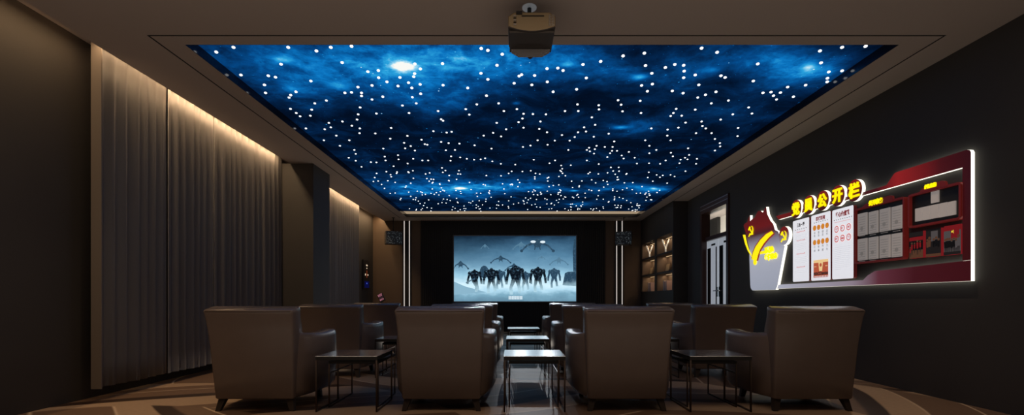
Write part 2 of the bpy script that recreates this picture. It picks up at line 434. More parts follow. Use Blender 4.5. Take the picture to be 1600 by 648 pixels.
for z, s in ((-.018, 1), (-.05, .62)):
    rg.append([(-.155 * s, .10, z), (.155 * s, .10, z), (.15 * s, .165, z), (-.15 * s, .165, z)])
bm.free(); bm = loft(rg)
link('lens_housing', bm, mat('grey_speckled_grille', (.30, .29, .29), .7, bump=.3, bscale=600, var=.5, vscale=300), pj)
bm = bmesh.new(); cyl(bm, (0, .165, -.03), (0, .185, -.03), .026, .024, 24); link('lens', bm, M['black'], pj)
for i in range(5):
    link('vent', boxes((-.135, -.115, -.146, -.139, .035 + i * .016, .042 + i * .016)), M['black' if i % 2 else 'steel'], pj)
link('port_panel', boxes((-.075, .09, -.146, -.139, .098, .104)), M['black'], pj)
link('connector', boxes((-.115, -.072, -.15, -.139, .112, .133)), M['black'], pj)
bm = bmesh.new()
for i in range(7):
    for j in range(4): box(bm, .125 + j * .011, .131 + j * .011, -.146, -.139, .03 + i * .012, .036 + i * .012)
link('grille', bm, M['steel'], pj)
bm = bmesh.new(); cyl(bm, (-.01, .09, .13), (-.01, .09, ZC - 2.93 - .006), .016, n=16); link('mount_pole', bm, M['black'], pj)
bm = bmesh.new(); cyl(bm, (-.01, .09, ZC - 2.93 - .008), (-.01, .09, ZC - 2.93), .056, n=32); link('ceiling_plate', bm, mat('pale_grey_plate', (.55, .6, .65), .4, emit=.12), pj)

# ------------------------------------------------------------------ armchairs
def armchair():
    root = empty('armchair')
    lea = M['leather']
    # back: one slab from the base to the flared top
    def rrect(z, wd, y0, y1, r, k_=0):
        out = []
        for cx, cy, a0 in ((wd - r, y0 + r, -PI / 2), (wd - r, y1 - r, 0), (-wd + r, y1 - r, PI / 2), (-wd + r, y0 + r, PI)):
            for k in range(5):
                a = a0 + k * PI / 8
                yy = cy + r * math.sin(a); out.append((cx + r * math.cos(a), yy, z + k_ * (yy - (y0 + y1) / 2)))
        return out
    prof = [(.105, .325, .055, .22), (.115, .332, .048, .225), (.30, .342, .030, .24), (.55, .352, .004, .215), (.70, .360, -.018, .175),
            (.80, .367, -.038, .125), (.845, .371, -.050, .112, .16), (.866, .372, -.053, .108, .20), (.875, .366, -.045, .100, .20)]
    rings_ = [rrect(p_[0], p_[1], p_[2], p_[3], .022, p_[4] if len(p_) > 4 else 0) for p_ in prof]
    b = link('backrest', loft(rings_), lea, root, smooth=True)
    ps = bmesh.new()
    # piping along the top rear edge
    cyl(ps, (-.350, -.052, .850), (.350, -.052, .850), .005, n=8)
    link('piping', ps, lea, b, smooth=True)
    # arms
    path = [(.318, .075, .085, .668), (.372, .14, .09, .660), (.405, .22, .095, .651), (.425, .32, .105, .645), (.437, .44, .115, .642),
            (.443, .56, .128, .645), (.445, .66, .140, .652), (.440, .73, .146, .657), (.425, .765, .140, .650)]
    for s in (-1, 1):
        rr = []
        for x, y, wd, top in path:
            ins = .75 if y > .75 else 1
            sec = [(x - .045, .105), (x - .004, .16), (x + .010, .32), (x + .012, .48), (x + .008, top - .05), (x + .002, top - .012), (x - .012, top),
                   (x - wd * .5, top + .004), (x - wd + .014, top), (x - wd, top - .016), (x - wd + .004, top - .1), (x - wd, .40), (x - wd, .20), (x - wd + .01, .105)]
            rr.append([(s * px, y, pz) for px, pz in sec])
        lst = path[-1]
        o = link('armrest', loft(rr), lea, root, smooth=True)
        bv = o.modifiers.new('bevel', 'BEVEL'); bv.width = .01; bv.segments = 2; bv.limit_method = 'ANGLE'; bv.angle_limit = math.radians(50)
    # seat base and cushion
    bmx = bmesh.new(); box(bmx, -.315, .315, .20, .745, .108, .285); link('seat_base', bmx, lea, root, bevel=.02)
    bmx = bmesh.new(); box(bmx, -.285, .285, .185, .765, .285, .44); link('seat_cushion', bmx, lea, root, bevel=.045, seg=4)
    for sx in (-1, 1):
        for y, dy, dx in ((.11, -.035, .03), (.68, .02, .015)):
            z0, z1 = 0.0, .112
            x = .285
            rg = []
            for z, k, r in ((z0, 1, .019), (z1, 0, .030)):
                cx, cy = sx * (x + dx * k), y + dy * k
                rg.append([(cx - r, cy - r, z), (cx + r, cy - r, z), (cx + r, cy + r, z), (cx - r, cy + r, z)])
            link('leg', loft(rg), M['legwood'], root)
    return root

CX = [-2.18, -.60, .975, 2.55]
CY = [4.06, 5.83, 7.80]
row_n = ['nearest row', 'middle row', 'row closest to the screen']
pos_n = ['far left', 'left of the aisle', 'right of the aisle', 'far right']
proto = armchair()
first = True
for j, y in enumerate(CY):
    for i, x in enumerate(CX):
        o = proto if first else copy_tree(proto)
        first = False
        o.location = (x, y, 0)
        tag(o, 'taupe leather armchair, %s, %s' % (row_n[j], pos_n[i]), 'armchair', 'armchairs in three rows facing the screen')

# ------------------------------------------------------------------ side tables (a tall one, a lower one tucked behind and under it)
def table(name, wd, dp, h, th, leg, midrail, top='tabletop'):
    root = empty(name)
    link('tabletop', boxes((-wd / 2, wd / 2, 0, dp, h - .0015, h)), M[top], root)
    o = link('apron', boxes((-wd / 2, wd / 2, 0, dp, h - th, h - .0015)), M['tedge'], root)
    q = leg / 2
    for sx in (-1, 1):
        x = sx * (wd / 2 - q)
        for y in (q, dp - q):
            link('leg', boxes((x - q, x + q, y - q, y + q, 0, h - th)), M['tleg'], root)
        link('floor_rail', boxes((x - q, x + q, leg, dp - leg, 0, leg)), M['tleg'], root)
        if midrail: link('side_rail', boxes((x - q, x + q, leg, dp - leg, midrail - leg * .5, midrail + leg * .5)), M['tleg'], root)
    return root
tA = table('side_table', .52, .52, .47, .034, .013, 0)
tB = table('nesting_table', .44, .62, .405, .022, .011, .30, 'ntop')
TX = [-1.392, .19, 1.755]
TY = [4.085, 5.86, 7.87]
col_n = ['left pair of armchairs', 'two aisle armchairs', 'right pair of armchairs']
rowt = ['nearest row', 'middle row', 'row closest to the screen']
first = True
for j, y in enumerate(TY):
    for i, x in enumerate(TX):
        a = tA if first else copy_tree(tA)
        b = tB if first else copy_tree(tB)
        first = False
        a.location = (x, y, 0); b.location = (x, y + .185, 0)
        tag(a, 'glossy-topped side table between the %s, %s' % (col_n[i], rowt[j]), 'side table', 'side tables between the armchairs')
        tag(b, 'lower nesting table between the %s, %s' % (col_n[i], rowt[j]), 'side table', 'nesting tables under the side tables')

# ------------------------------------------------------------------ curtains
def curtain(y0, y1, x, label, zb=.115, zt=3.36, ret=False, pitch=.145, amp=.030, seed=1):
    r = random.Random(seed)
    root = empty('curtain', (x, y0, 0))
    tag(root, label, 'curtain', 'grey curtains along the left wall')
    n = int((y1 - y0) / .012)
    ph = 0; prof = []
    f = 1.0; k = 1.0
    for i in range(n + 1):
        if i % 9 == 0: f = r.uniform(.75, 1.35); k = r.uniform(.45, 1.25)
        ph += 2 * PI * .012 / pitch * f
        prof.append((math.sin(ph) * amp * k, i * (y1 - y0) / n))
    # smooth
    for _ in range(3):
        prof = [prof[0]] + [((prof[i - 1][0] + 2 * prof[i][0] + prof[i + 1][0]) / 4, prof[i][1]) for i in range(1, n)] + [prof[-1]]
    prof = [(a * min(1, (b + .01) / .12, (y1 - y0 - b + .01) / .12), b) for a, b in prof]
    bm = bmesh.new()
    zz = [zb + (zt - zb) * q / 14 for q in range(15)]
    grid = []
    for z in zz:
        s = 1.0 - .25 * (z - zb) / (zt - zb)
        grid.append([bm.verts.new((a * s, b, z + (.004 * math.sin(b * 9) if z == zb else 0))) for i, (a, b) in enumerate(prof)])
    for a, b in zip(grid, grid[1:]):
        for i in range(len(a) - 1):
            bm.faces.new((a[i], a[i + 1], b[i + 1], b[i]))
    bmesh.ops.solidify(bm, geom=bm.faces[:], thickness=.004)
    bmesh.ops.recalc_face_normals(bm, faces=bm.faces)
    link('fabric', bm, M['curtain'], root, smooth=True)
    L_ = y1 - y0
    if ret: link('curtain_edge', boxes((-.035, .062, -.014, -.004, zb, zt)), mat('tan_curtain_edge', (.17, .145, .125), .85), root)
    link('curtain_track', boxes((-.02, .02, 0, L_, zt, ZT - .06)), M['steel'], root)
    return root
XC = -3.875
curtain(4.53, 5.46, XC, 'grey full-length curtain nearest the viewer, its edge turned back against the left wall', ret=True, seed=3, amp=.029)
curtain(5.475, 6.315, XC, 'grey full-length curtain second from the viewer on the left wall', seed=5, amp=.029)
curtain(6.325, 8.18, XC, 'wide grey full-length curtain ending at the dark pier', seed=8, amp=.030)
curtain(8.95, 10.78, XC, 'grey curtain just beyond the dark pier', seed=12, amp=.034)
curtain(10.79, 12.35, XC - .008, 'grey curtain farthest along the left wall, close to the hanging loudspeaker', seed=21, amp=.030)

# ------------------------------------------------------------------ cinema screen (generic stand-in picture)
scr = empty('cinema_screen', (.055, YB - .06, 0))
tag(scr, 'wide lit cinema screen with a blue picture on the black back wall', 'screen')
SX0, SX1, SZ0, SZ1 = -1.735, 1.80, .885, 2.775
link('bezel', boxes((SX0 - .03, SX1 + .03, -.05, .01, SZ0 - .03, SZ1 + .03)), mat('thin_grey_bezel', (.10, .10, .105), .4), scr)
def picture():
    m = bpy.data.materials.new('blue_misty_sky'); m.use_nodes = True; nt = m.node_tree
    nt.nodes.remove(nt.nodes['Principled BSDF']); N = nt.nodes.new; L = nt.links.new
    tc = N('ShaderNodeTexCoord'); sp = N('ShaderNodeSeparateXYZ'); L(tc.outputs['Object'], sp.inputs[0])
    mr = N('ShaderNodeMapRange'); mr.inputs['From Min'].default_value = SZ0; mr.inputs['From Max'].default_value = SZ1; L(sp.outputs['Z'], mr.inputs['Value'])
    ns = N('ShaderNodeTexNoise'); ns.inputs['Scale'].default_value = 1.6; ns.inputs['Detail'].default_value = 7; ns.inputs['Roughness'].default_value = .62
    mp = N('ShaderNodeMapping'); mp.inputs['Scale'].default_value = (.8, 1, 1.8); L(tc.outputs['Object'], mp.inputs[0]); L(mp.outputs[0], ns.inputs['Vector'])
    ad = N('ShaderNodeMath'); ad.operation = 'MULTIPLY_ADD'; ad.inputs[1].default_value = .30; L(ns.outputs['Fac'], ad.inputs[0])
    sb = N('ShaderNodeMath'); sb.operation = 'SUBTRACT'; sb.inputs[1].default_value = .15; L(mr.outputs[0], sb.inputs[0]); L(sb.outputs[0], ad.inputs[2])
    r = N('ShaderNodeValToRGB'); e = r.color_ramp.elements
    st = [(0, (96, 134, 156)), (.10, (120, 164, 186)), (.17, (172, 212, 232)), (.26, (205, 234, 246)), (.40, (150, 196, 218)), (.55, (108, 152, 180)), (.72, (80, 124, 154)), (.88, (52, 88, 116)), (1, (28, 52, 74))]
    e[0].position, e[0].color = 0, lin(st[0][1]); e[1].position, e[1].color = 1, lin(st[-1][1])
    for p_, c_ in st[1:-1]:
        k = e.new(p_); k.color = lin(c_)
    L(ad.outputs[0], r.inputs['Fac'])
    # darker upper-left corner of the picture's own sky
    dx = N('ShaderNodeMapRange'); dx.inputs['From Min'].default_value = SX0 - .3; dx.inputs['From Max'].default_value = .1
    dx.inputs['To Min'].default_value = .45; L(sp.outputs['X'], dx.inputs['Value'])
    dz = N('ShaderNodeMapRange'); dz.inputs['From Min'].default_value = .45; dz.inputs['From Max'].default_value = .85; L(mr.outputs[0], dz.inputs['Value'])
    mxx = N('ShaderNodeMix'); mxx.data_type = 'FLOAT'; mxx.inputs[2].default_value = 1.0; L(dz.outputs[0], mxx.inputs[0]); L(dx.outputs[0], mxx.inputs[3])
    em = N('ShaderNodeEmission'); L(r.outputs[0], em.inputs['Color']); 
    ms = N('ShaderNodeMath'); ms.operation = 'MULTIPLY'; ms.inputs[1].default_value = 1.12; L(mxx.outputs[0], ms.inputs[0]); L(ms.outputs[0], em.inputs['Strength'])
    L(em.outputs[0], nt.nodes['Material Output'].inputs['Surface'])
    return m
def fade(name, c):
    m = bpy.data.materials.new(name); m.use_nodes = True; nt = m.node_tree
    nt.nodes.remove(nt.nodes['Principled BSDF']); N = nt.nodes.new; L = nt.links.new
    tc = N('ShaderNodeTexCoord'); sp = N('ShaderNodeSeparateXYZ'); L(tc.outputs['Object'], sp.inputs[0])
    ns = N('ShaderNodeTexNoise'); ns.inputs['Scale'].default_value = 6; ns.inputs['Detail'].default_value = 5; L(tc.outputs['Object'], ns.inputs['Vector'])
    ad = N('ShaderNodeMath'); ad.operation = 'MULTIPLY_ADD'; ad.inputs[1].default_value = .32; L(ns.outputs['Fac'], ad.inputs[0]); L(sp.outputs['Z'], ad.inputs[2])
    mr = N('ShaderNodeMapRange'); mr.inputs['From Min'].default_value = 1.38; mr.inputs['From Max'].default_value = 1.68; L(ad.outputs[0], mr.inputs['Value'])
    mx = N('ShaderNodeMix'); mx.data_type = 'RGBA'; mx.inputs[6].default_value = lin((178, 216, 232)); mx.inputs[7].default_value = lin(c); L(mr.outputs[0], mx.inputs[0])
    n2 = N('ShaderNodeTexNoise'); n2.inputs['Scale'].default_value = 16; n2.inputs['Detail'].default_value = 6; n2.inputs['Roughness'].default_value = .7; L(tc.outputs['Object'], n2.inputs['Vector'])
    r2 = N('ShaderNodeMapRange'); r2.inputs['From Min'].default_value = .52; r2.inputs['From Max'].default_value = .80; r2.inputs['To Max'].default_value = .75; L(n2.outputs['Fac'], r2.inputs['Value'])
    m2 = N('ShaderNodeMix'); m2.data_type = 'RGBA'; L(r2.outputs[0], m2.inputs[0]); L(mx.outputs[2], m2.inputs[6]); m2.inputs[7].default_value = lin((110, 150, 176))
    em = N('ShaderNodeEmission'); L(m2.outputs[2], em.inputs['Color']); L(em.outputs[0], nt.nodes['Material Output'].inputs['Surface'])
    return m
pm = [picture(), fade('p_dark', (12, 20, 30)), fade('p_mid', (44, 72, 94)), emis('p_pale', lin((86, 126, 152))), emis('p_light', lin((226, 240, 248))), emis('p_fog', lin((140, 182, 204)))]
bm = bmesh.new()
box(bm, SX0, SX1, -.056, -.05, SZ0, SZ1, 0)
cnt = [0]
def poly(pts_, mi):
    cnt[0] += 1
    y = -.0565 - cnt[0] * .00004
    pts_ = [(min(max(x, SX0), SX1), min(max(z, SZ0), SZ1)) for x, z in pts_]
    a = sum(p[0] * q[1] - q[0] * p[1] for p, q in zip(pts_, pts_[1:] + pts_[:1]))
    if a < 0: pts_ = pts_[::-1]
    f = bm.faces.new([bm.verts.new((x, y, z)) for x, z in pts_]); f.material_index = mi
def S(zx, zy):   # picture layout measured on the screen surface
    return (SX0 + (zx - 60) / 1018 * (SX1 - SX0), SZ1 - (zy - 48) / 548 * (SZ1 - SZ0))
def oval(cx, cy, rx, ry, mi, n=14):
    poly([S(cx + rx * math.cos(2 * PI * i / n), cy + ry * math.sin(2 * PI * i / n)) for i in range(n)], mi)
def limb(x0, y0, x1, y1, w0, w1, mi):
    d = math.hypot(x1 - x0, y1 - y0); nx, ny = -(y1 - y0) / d, (x1 - x0) / d
    poly([S(x0 + nx * w0, y0 + ny * w0), S(x1 + nx * w1, y1 + ny * w1), S(x1 - nx * w1, y1 - ny * w1), S(x0 - nx * w0, y0 - ny * w0)], mi)
def craft(cx, cy, s, mi, sp=1.0):
    poly([S(cx - 30 * s, cy - 10 * s), S(cx, cy - 42 * s), S(cx + 30 * s, cy - 10 * s), S(cx + 26 * s, cy + 22 * s), S(cx, cy + 34 * s), S(cx - 26 * s, cy + 22 * s)], mi)
    for k in (-1, 1):
        limb(cx + k * 20 * s, cy - 4 * s, cx + k * 78 * s * sp, cy + 18 * s, 11 * s, 6 * s, mi)
        limb(cx + k * 76 * s * sp, cy + 16 * s, cx + k * 118 * s * sp, cy + 58 * s, 7 * s, 5 * s, mi)
        oval(cx + k * 120 * s * sp, cy + 60 * s, 12 * s, 12 * s, mi, 10)
        limb(cx + k * 14 * s, cy + 14 * s, cx + k * 22 * s, cy + 52 * s, 7 * s, 3 * s, mi)
def walker(cx, top, s, mi, st=1):
    # broad-shouldered armoured figure walking towards the viewer
    limb(cx - 14 * s, top + 112 * s, cx - 30 * s * st, top + 175 * s, 17 * s, 11 * s, mi); limb(cx - 30 * s * st, top + 172 * s, cx - 26 * s * st, top + 228 * s, 12 * s, 13 * s, mi)
    limb(cx + 14 * s, top + 112 * s, cx + 28 * s, top + 165 * s, 17 * s, 11 * s, mi); limb(cx + 28 * s, top + 163 * s, cx + 34 * s, top + 212 * s, 12 * s, 13 * s, mi)
    poly([S(cx - 52 * s, top + 30 * s), S(cx - 24 * s, top + 12 * s), S(cx + 24 * s, top + 12 * s), S(cx + 52 * s, top + 30 * s), S(cx + 40 * s, top + 76 * s), S(cx + 24 * s, top + 124 * s), S(cx - 24 * s, top + 124 * s), S(cx - 40 * s, top + 76 * s)], mi)
    oval(cx, top + 14 * s, 15 * s, 17 * s, mi)
    for k in (-1, 1):
        oval(cx + k * 50 * s, top + 40 * s, 19 * s, 22 * s, mi, 10)
        limb(cx + k * 52 * s, top + 44 * s, cx + k * 66 * s, top + 98 * s, 12 * s, 10 * s, mi)
        limb(cx + k * 66 * s, top + 95 * s, cx + k * 70 * s, top + 148 * s, 12 * s, 9 * s, mi)
    oval(cx - 14 * s, top + 42 * s, 9 * s, 5 * s, 2, 8); oval(cx + 20 * s, top + 36 * s, 7 * s, 4 * s, 3, 8); oval(cx - 46 * s, top + 30 * s, 7 * s, 4 * s, 3, 8)
craft(318, 130, .38, 3, .7); craft(620, 120, .62, 3, .9); craft(756, 108, 1.08, 2, 1.02)
oval(720, 96, 22, 11, 4); oval(800, 98, 22, 11, 4); oval(718, 95, 9, 7, 4)
craft(450, 235, .62, 2, 1.1); craft(115, 282, .66, 2, .8); craft(935, 250, .62, 3, 1.0); craft(560, 300, .6, 2, 1.0); craft(790, 225, .3, 3, .8)
poly([S(965, 460), S(985, 360), S(1010, 348), S(1078, 346), S(1078, 470)], 2)
poly([S(1055, 345), S(1050, 180), S(1064, 60), S(1078, 48), S(1078, 345)], 2)
poly([S(60, 430), S(150, 470), S(330, 520), S(60, 540)], 5)
oval(312, 350, 38, 54, 2); walker(440, 330, .72, 2); walker(655, 345, .72, 2); walker(895, 318, .72, 2); walker(232, 330, .82, 1, -.6); walker(372, 318, .92, 1); walker(760, 308, .92, 1, .9)
walker(572, 298, 1.06, 1, 1.2)
limb(160, 442, 240, 400, 6, 4, 2)
# small illegible caption at the foot of the picture
for i in range(9):
    x = 516 + i * 13
    poly([S(x, 552), S(x + 10, 552), S(x + 10, 580), S(x, 580)], 4)
    poly([S(x + 3, 556 + (i % 3) * 3), S(x + 6, 556 + (i % 3) * 3), S(x + 6, 570 + (i % 2) * 6), S(x + 3, 570 + (i % 2) * 6)], 1)
link('picture', bm, pm, scr)

# ------------------------------------------------------------------ hanging loudspeakers
M['spk_cloth'] = None
def sparkle():
    m = bpy.data.materials.new('speckled_speaker_cloth'); m.use_nodes = True; nt = m.node_tree; b = nt.nodes['Principled BSDF']
    N = nt.nodes.new; L = nt.links.new
    tc = N('ShaderNodeTexCoord'); vo = N('ShaderNodeTexVoronoi'); vo.inputs['Scale'].default_value = 34; L(tc.outputs['Object'], vo.inputs['Vector'])
    r = N('ShaderNodeValToRGB'); e = r.color_ramp.elements; e[0].position, e[0].color = .12, (.42, .50, .55, 1); e[1].position, e[1].color = .34, (.012, .016, .02, 1)
    L(vo.outputs['Distance'], r.inputs[0]); L(r.outputs[0], b.inputs['Base Color']); b.inputs['Roughness'].default_value = .6
    sx = N('ShaderNodeSeparateColor'); L(vo.outputs['Color'], sx.inputs[0])
    e_ = N('ShaderNodeMath'); e_.operation = 'MULTIPLY'; e_.inputs[1].default_value = .35; L(sx.outputs[0], e_.inputs[0])
    L(r.outputs[0], b.inputs['Emission Color']); L(e_.outputs[0], b.inputs['Emission Strength'])
    return m
M['spk_cloth'] = sparkle()
def speaker(x, y, z, rz, label):
    root = empty('loudspeaker', (x, y, z), rz)
    tag(root, label, 'loudspeaker', 'loudspeakers hanging before the back wall')
    bm = bmesh.new(); box(bm, -.225, .225, -.14, .16, 0, .36)
    link('cabinet', bm, mat('dark_speaker_cabinet', (.05, .048, .05), .5), root, bevel=.008)
    link('front_cloth', boxes((-.215, .215, -.155, -.14, .01, .35)), M['spk_cloth'], root)
    bm = bmesh.new(); cyl(bm, (0, .02, .36), (0, .02, ZC - z - .012), .012, n=12); link('hanging_rod', bm, M['black'], root)
    bm = bmesh.new(); cyl(bm, (0, .02, ZC - z - .014), (0, .02, ZC - z), .045, n=20); link('ceiling_plate', bm, M['black'], root)
    return root
speaker(-3.32, 13.62, 2.475, .38, 'small speckled black loudspeaker hanging by a rod on the left of the screen')
speaker(3.13, 13.62, 2.465, -.30, 'small speckled black loudspeaker hanging by a rod on the right, beside the bookcase')

# ------------------------------------------------------------------ narrow lit display on the left wall, tilted screen on a stand
wd = empty('wall_display', (XL, 13.42, 1.22))
tag(wd, 'narrow black upright display with small coloured lights on the far left wall', 'display')
link('frame', boxes((0, .05, -.28, .28, 0, .80)), M['black'], wd, bevel=.006)
bm = bmesh.new(); box(bm, .05, .054, -.25, .25, .03, .77, 0)
for y, z, dy, dz, mi in ((0, .66, .06, .02, 1), (0, .58, .03, .015, 1), (0, .42, .025, .10, 2), (.10, .40, .03, .02, 1), (-.12, .40, .035, .025, 1), (0, .13, .20, .09, 3), (0, .16, .025, .02, 4)):
    box(bm, .054, .058, y - dy, y + dy, z - dz, z + dz, mi)
link('screen', bm, [M['black'], emis('d_white', lin((220, 195, 165)), 1), emis('d_orange', lin((110, 46, 24))), emis('d_navy', lin((10, 12, 58))), emis('d_blue', lin((90, 120, 255)), 1.2)], wd)
ks = empty('information_stand', (-3.22, 12.0, 0))
tag(ks, 'small stand with a tilted screen behind the far left armchairs', 'stand')
bm = bmesh.new(); cyl(bm, (0, 0, 0), (0, 0, .02), .19, n=32); link('base', bm, M['black'], ks)
bm = bmesh.new(); cyl(bm, (0, 0, .02), (0, 0, .93), .03, n=16); link('post', bm, M['black'], ks)
bm = bmesh.new(); box(bm, -.14, .14, -.015, .015, -.13, .13, 0); 
tl = Matrix.Translation((0, -.02, .985)) @ Matrix.Rotation(-.48, 4, 'Y') @ Matrix.Rotation(-.25, 4, 'X') @ Matrix.Diagonal((.52, 1, .85, 1))
bmesh.ops.transform(bm, matrix=tl, verts=bm.verts); so = link('screen_housing', bm, M['black'], ks, bevel=.004)
bm = bmesh.new(); box(bm, -.12, .12, -.018, -.0155, -.11, .11, 0)
for i in range(3):
    for j in range(3): box(bm, -.10 + i * .07, -.05 + i * .07, -.020, -.018, -.09 + j * .065, -.04 + j * .065, 1 + (i * 2 + j) % 2)
box(bm, -.12, .12, -.020, -.018, .095, .11, 1)
bmesh.ops.transform(bm, matrix=tl, verts=bm.verts)
link('touch_panel', bm, [M['black'], emis('k_pink', lin((190, 120, 135)), .6), emis('k_dim', lin((70, 45, 55)), .6)], so)

# ------------------------------------------------------------------ built-in bookcase on the right
bk = empty('bookcase', (0, 0, 0))
tag(bk, 'dark built-in bookcase with six warm-lit niches at the far right', 'bookcase')
BX, BX2, BY0, BY1 = 3.76, XR, 11.34, YB
colsY = [(11.42, 12.66), (12.83, 14.10)]
rowsZ = [(2.10, 2.52), (1.634, 2.055), (1.16, 1.585)]
link('upper_panel', boxes((BX, BX2, BY0, BY1, 2.52, ZC)), M['shelfdark'], bk)
link('lower_panel', boxes((BX, BX2, BY0, BY1, 0, 1.16)), M['shelfdark'], bk)
for a_, b_ in ((BY0, 11.42), (12.66, 12.83), (14.10, BY1)): link('divider', boxes((BX, BX2, a_, b_, 1.16, 2.52)), M['shelfdark'], bk)
link('back_panel', boxes((BX2 - .04, BX2, 11.42, 14.10, 1.16, 2.52)), M['shelfwood'], bk)
for (y0, y1) in colsY:
    for k, (z0, z1) in enumerate(rowsZ):
        if k < 2: link('shelf', boxes((BX, BX2 - .04, y0, y1, rowsZ[k + 1][1], z0)), M['shelfdark'], bk)
        link('niche_side', boxes((BX + .02, BX2 - .04, y1 - .01, y1, z0, z1)), M['shelfwood'], bk)
        link('niche_side', boxes((BX + .02, BX2 - .04, y0, y0 + .01, z0, z1)), M['shelfwood'], bk)
        link('led_bar', boxes((BX2 - .10, BX2 - .07, y0 + .03, y1 - .03, z1 - .014, z1)), M['ledwarm'], bk)
def trophy(x, y, z, label):
    r = empty('trophy', (x, y, z), 1.25); tag(r, label, 'trophy', 'trophies on the top shelf')
    bm = bmesh.new(); box(bm, -.04, .04, -.04, .04, 0, .045); link('base', bm, M['black'], r, bevel=.004)
    bm = bmesh.new(); cyl(bm, (0, 0, .045), (0, 0, .17), .018, .024, 16)
    link('stem', bm, M['gold'], r, smooth=True)
    for s in (-1, 1):
        bm = bmesh.new(); cyl(bm, (0, s * .006, .15), (0, s * .068, .33), .014, .024, 14); cyl(bm, (0, s * .068, .33), (0, s * .088, .37), .024, .008, 14)
        link('wing', bm, M['gold'], r, smooth=True)
M['gold'] = mat('pale_gold_added_glow', (.9, .82, .70), .25, metal=1, emit=.32, ecol=(1, .85, .65, 1))  # emission added to brighten the trophies, which are no light source
trophy(3.90, 12.34, 2.10, 'pale gold two-winged trophy on the top shelf niche nearer the door')
trophy(3.90, 13.78, 2.10, 'pale gold two-winged trophy on the top shelf niche nearer the screen')
M['plaque'] = mat('tan_certificate', (.50, .36, .20), .5, emit=.03, var=.25, vscale=30)
def plaque(y, z, label, w_=.30):
    r = empty('certificate_plaque', (3.985, y, z)); tag(r, label, 'plaque', 'certificate plaques on the middle shelf')
    t_ = Matrix.Rotation(.16, 4, 'Y')
    for nm, m_, x0, x1, ins in (('board', M['shelfwood'], 0, .018, 0), ('certificate', M['plaque'], -.004, 0, .025)):
        bm = bmesh.new(); box(bm, x0 - .02, x1 - .02, -w_ / 2 + ins, w_ / 2 - ins, .004 + ins, .235 - ins)
        bmesh.ops.transform(bm, matrix=t_, verts=bm.verts); link(nm, bm, m_, r)
plaque(12.46, 1.634, 'tan certificate plaque leaning in the middle niche nearer the door')
plaque(13.93, 1.634, 'tan certificate plaque leaning in the middle niche nearer the screen', .26)
M['book'] = [mat('book_%d' % i, c, .6) for i, c in enumerate([(.50, .36, .34), (.55, .45, .42), (.42, .30, .28), (.60, .52, .48)])]
def book(y, th, h, tilt, label, mi):
    r = empty('book', (3.92, y, 1.16)); r.rotation_euler = (tilt, 0, 0)
    tag(r, label, 'book', 'books in the bottom niches')
    bm = bmesh.new(); box(bm, -.09, .09, -th / 2, -th / 2 + .004, 0, h); box(bm, -.09, .09, th / 2 - .004, th / 2, 0, h); box(bm, -.094, -.09, -th / 2, th / 2, 0, h)
    link('cover', bm, M['book'][mi], r)
    link('pages', boxes((-.09, .085, -th / 2 + .004, th / 2 - .004, .004, h - .004)), mat('paper_pages', (.6, .56, .5), .8), r)
ordn = ['nearest the door', 'second from the door', 'third from the door', 'fourth from the door']
for base, nm in ((12.06, 'near'), (13.44, 'far')):
    for i in range(4):
        book(base + i * .075, .042 + .006 * (i % 2), .235 + .02 * (i % 3 == 0), 0,
             'upright pale book in the bottom %s niche, %s in its row' % ('right' if nm == 'near' else 'left', ordn[i]), i)

# ------------------------------------------------------------------ double door on the right
door = empty('door_1', (0, 0, 0)); door['kind'] = 'structure'
bm = bmesh.new()
fx0, fx1 = XR - .03, XR + .15
box(bm, fx0, fx1, DY0, DY0 + .09, 0, DZ); box(bm, fx0, fx1, DY1 - .09, DY1, 0, DZ)
box(bm, fx0, fx1, DY0 + .09, DY1 - .09, 2.76, DZ); box(bm, XR + .03, fx1, DY0 + .09, DY1 - .09, 2.18, 2.26)
fr = link('door_frame', bm, M['redwood'], door)
bm = bmesh.new()
for z in (2.84, 2.92): box(bm, fx0 - .006, fx0, DY0 + .02, DY1 - .02, z, z + .012)
link('frame_inlay', bm, M['steel'], fr)
M['glass'] = mat('clear_pane', (.9, .95, 1, 1), .05); 
g = M['glass'].node_tree.nodes['Principled BSDF']; g.inputs['Transmission Weight'].default_value = 1; g.inputs['IOR'].default_value = 1.02
link('transom_pane', boxes((XR + .06, XR + .065, DY0 + .09, DY1 - .09, 2.26, 2.76)), M['glass'], door)
M['leaf'] = mat('pale_grey_door_added_glow', (.66, .69, .74), .4, emit=.34, ecol=(.62, .68, .76, 1))  # emission stands in for corridor light coming through the leaves
M['darkglass'] = mat('dark_door_glass', (.012, .013, .016), .1)
a0, a1 = DY0 + .09, DY1 - .09; mid = (a0 + a1) / 2
for (y0, y1, hy) in ((mid + .006, a1, 1), (a0, mid - .006, -1)):
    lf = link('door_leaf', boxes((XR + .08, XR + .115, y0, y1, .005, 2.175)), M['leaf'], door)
    L_ = y1 - y0
    bm = bmesh.new()
    # two dark glass strips with a pale panel between
    far = y1 - .055
    box(bm, XR + .072, XR + .08, y1 - .21, y1 - .05, .10, 2.02); box(bm, XR + .072, XR + .08, y0 + .075, y0 + .115, .10, 2.02)
    for i in range(5): box(bm, XR + .072, XR + .08, y0 + .15 + i * .04, y0 + .172 + i * .04, 2.06, 2.10)
    for z in (.55, .60): box(bm, XR + .072, XR + .08, y0 + .12, y1 - .22, z + .2, z + .215)
    link('glass_strip', bm, M['darkglass'], lf)
    hyc = (y0 + .035) if hy > 0 else (y1 - .035)
    bm = bmesh.new(); cyl(bm, (XR + .08, hyc, 1.12), (XR + .035, hyc, 1.12), .011, n=12); cyl(bm, (XR + .035, hyc, 1.12), (XR + .035, hyc + hy * .10, 1.12), .010, n=12)
    box(bm, XR + .072, XR + .08, hyc - .02, hyc + .02, 1.0, 1.2); link('handle', bm, M['chrome'], lf)
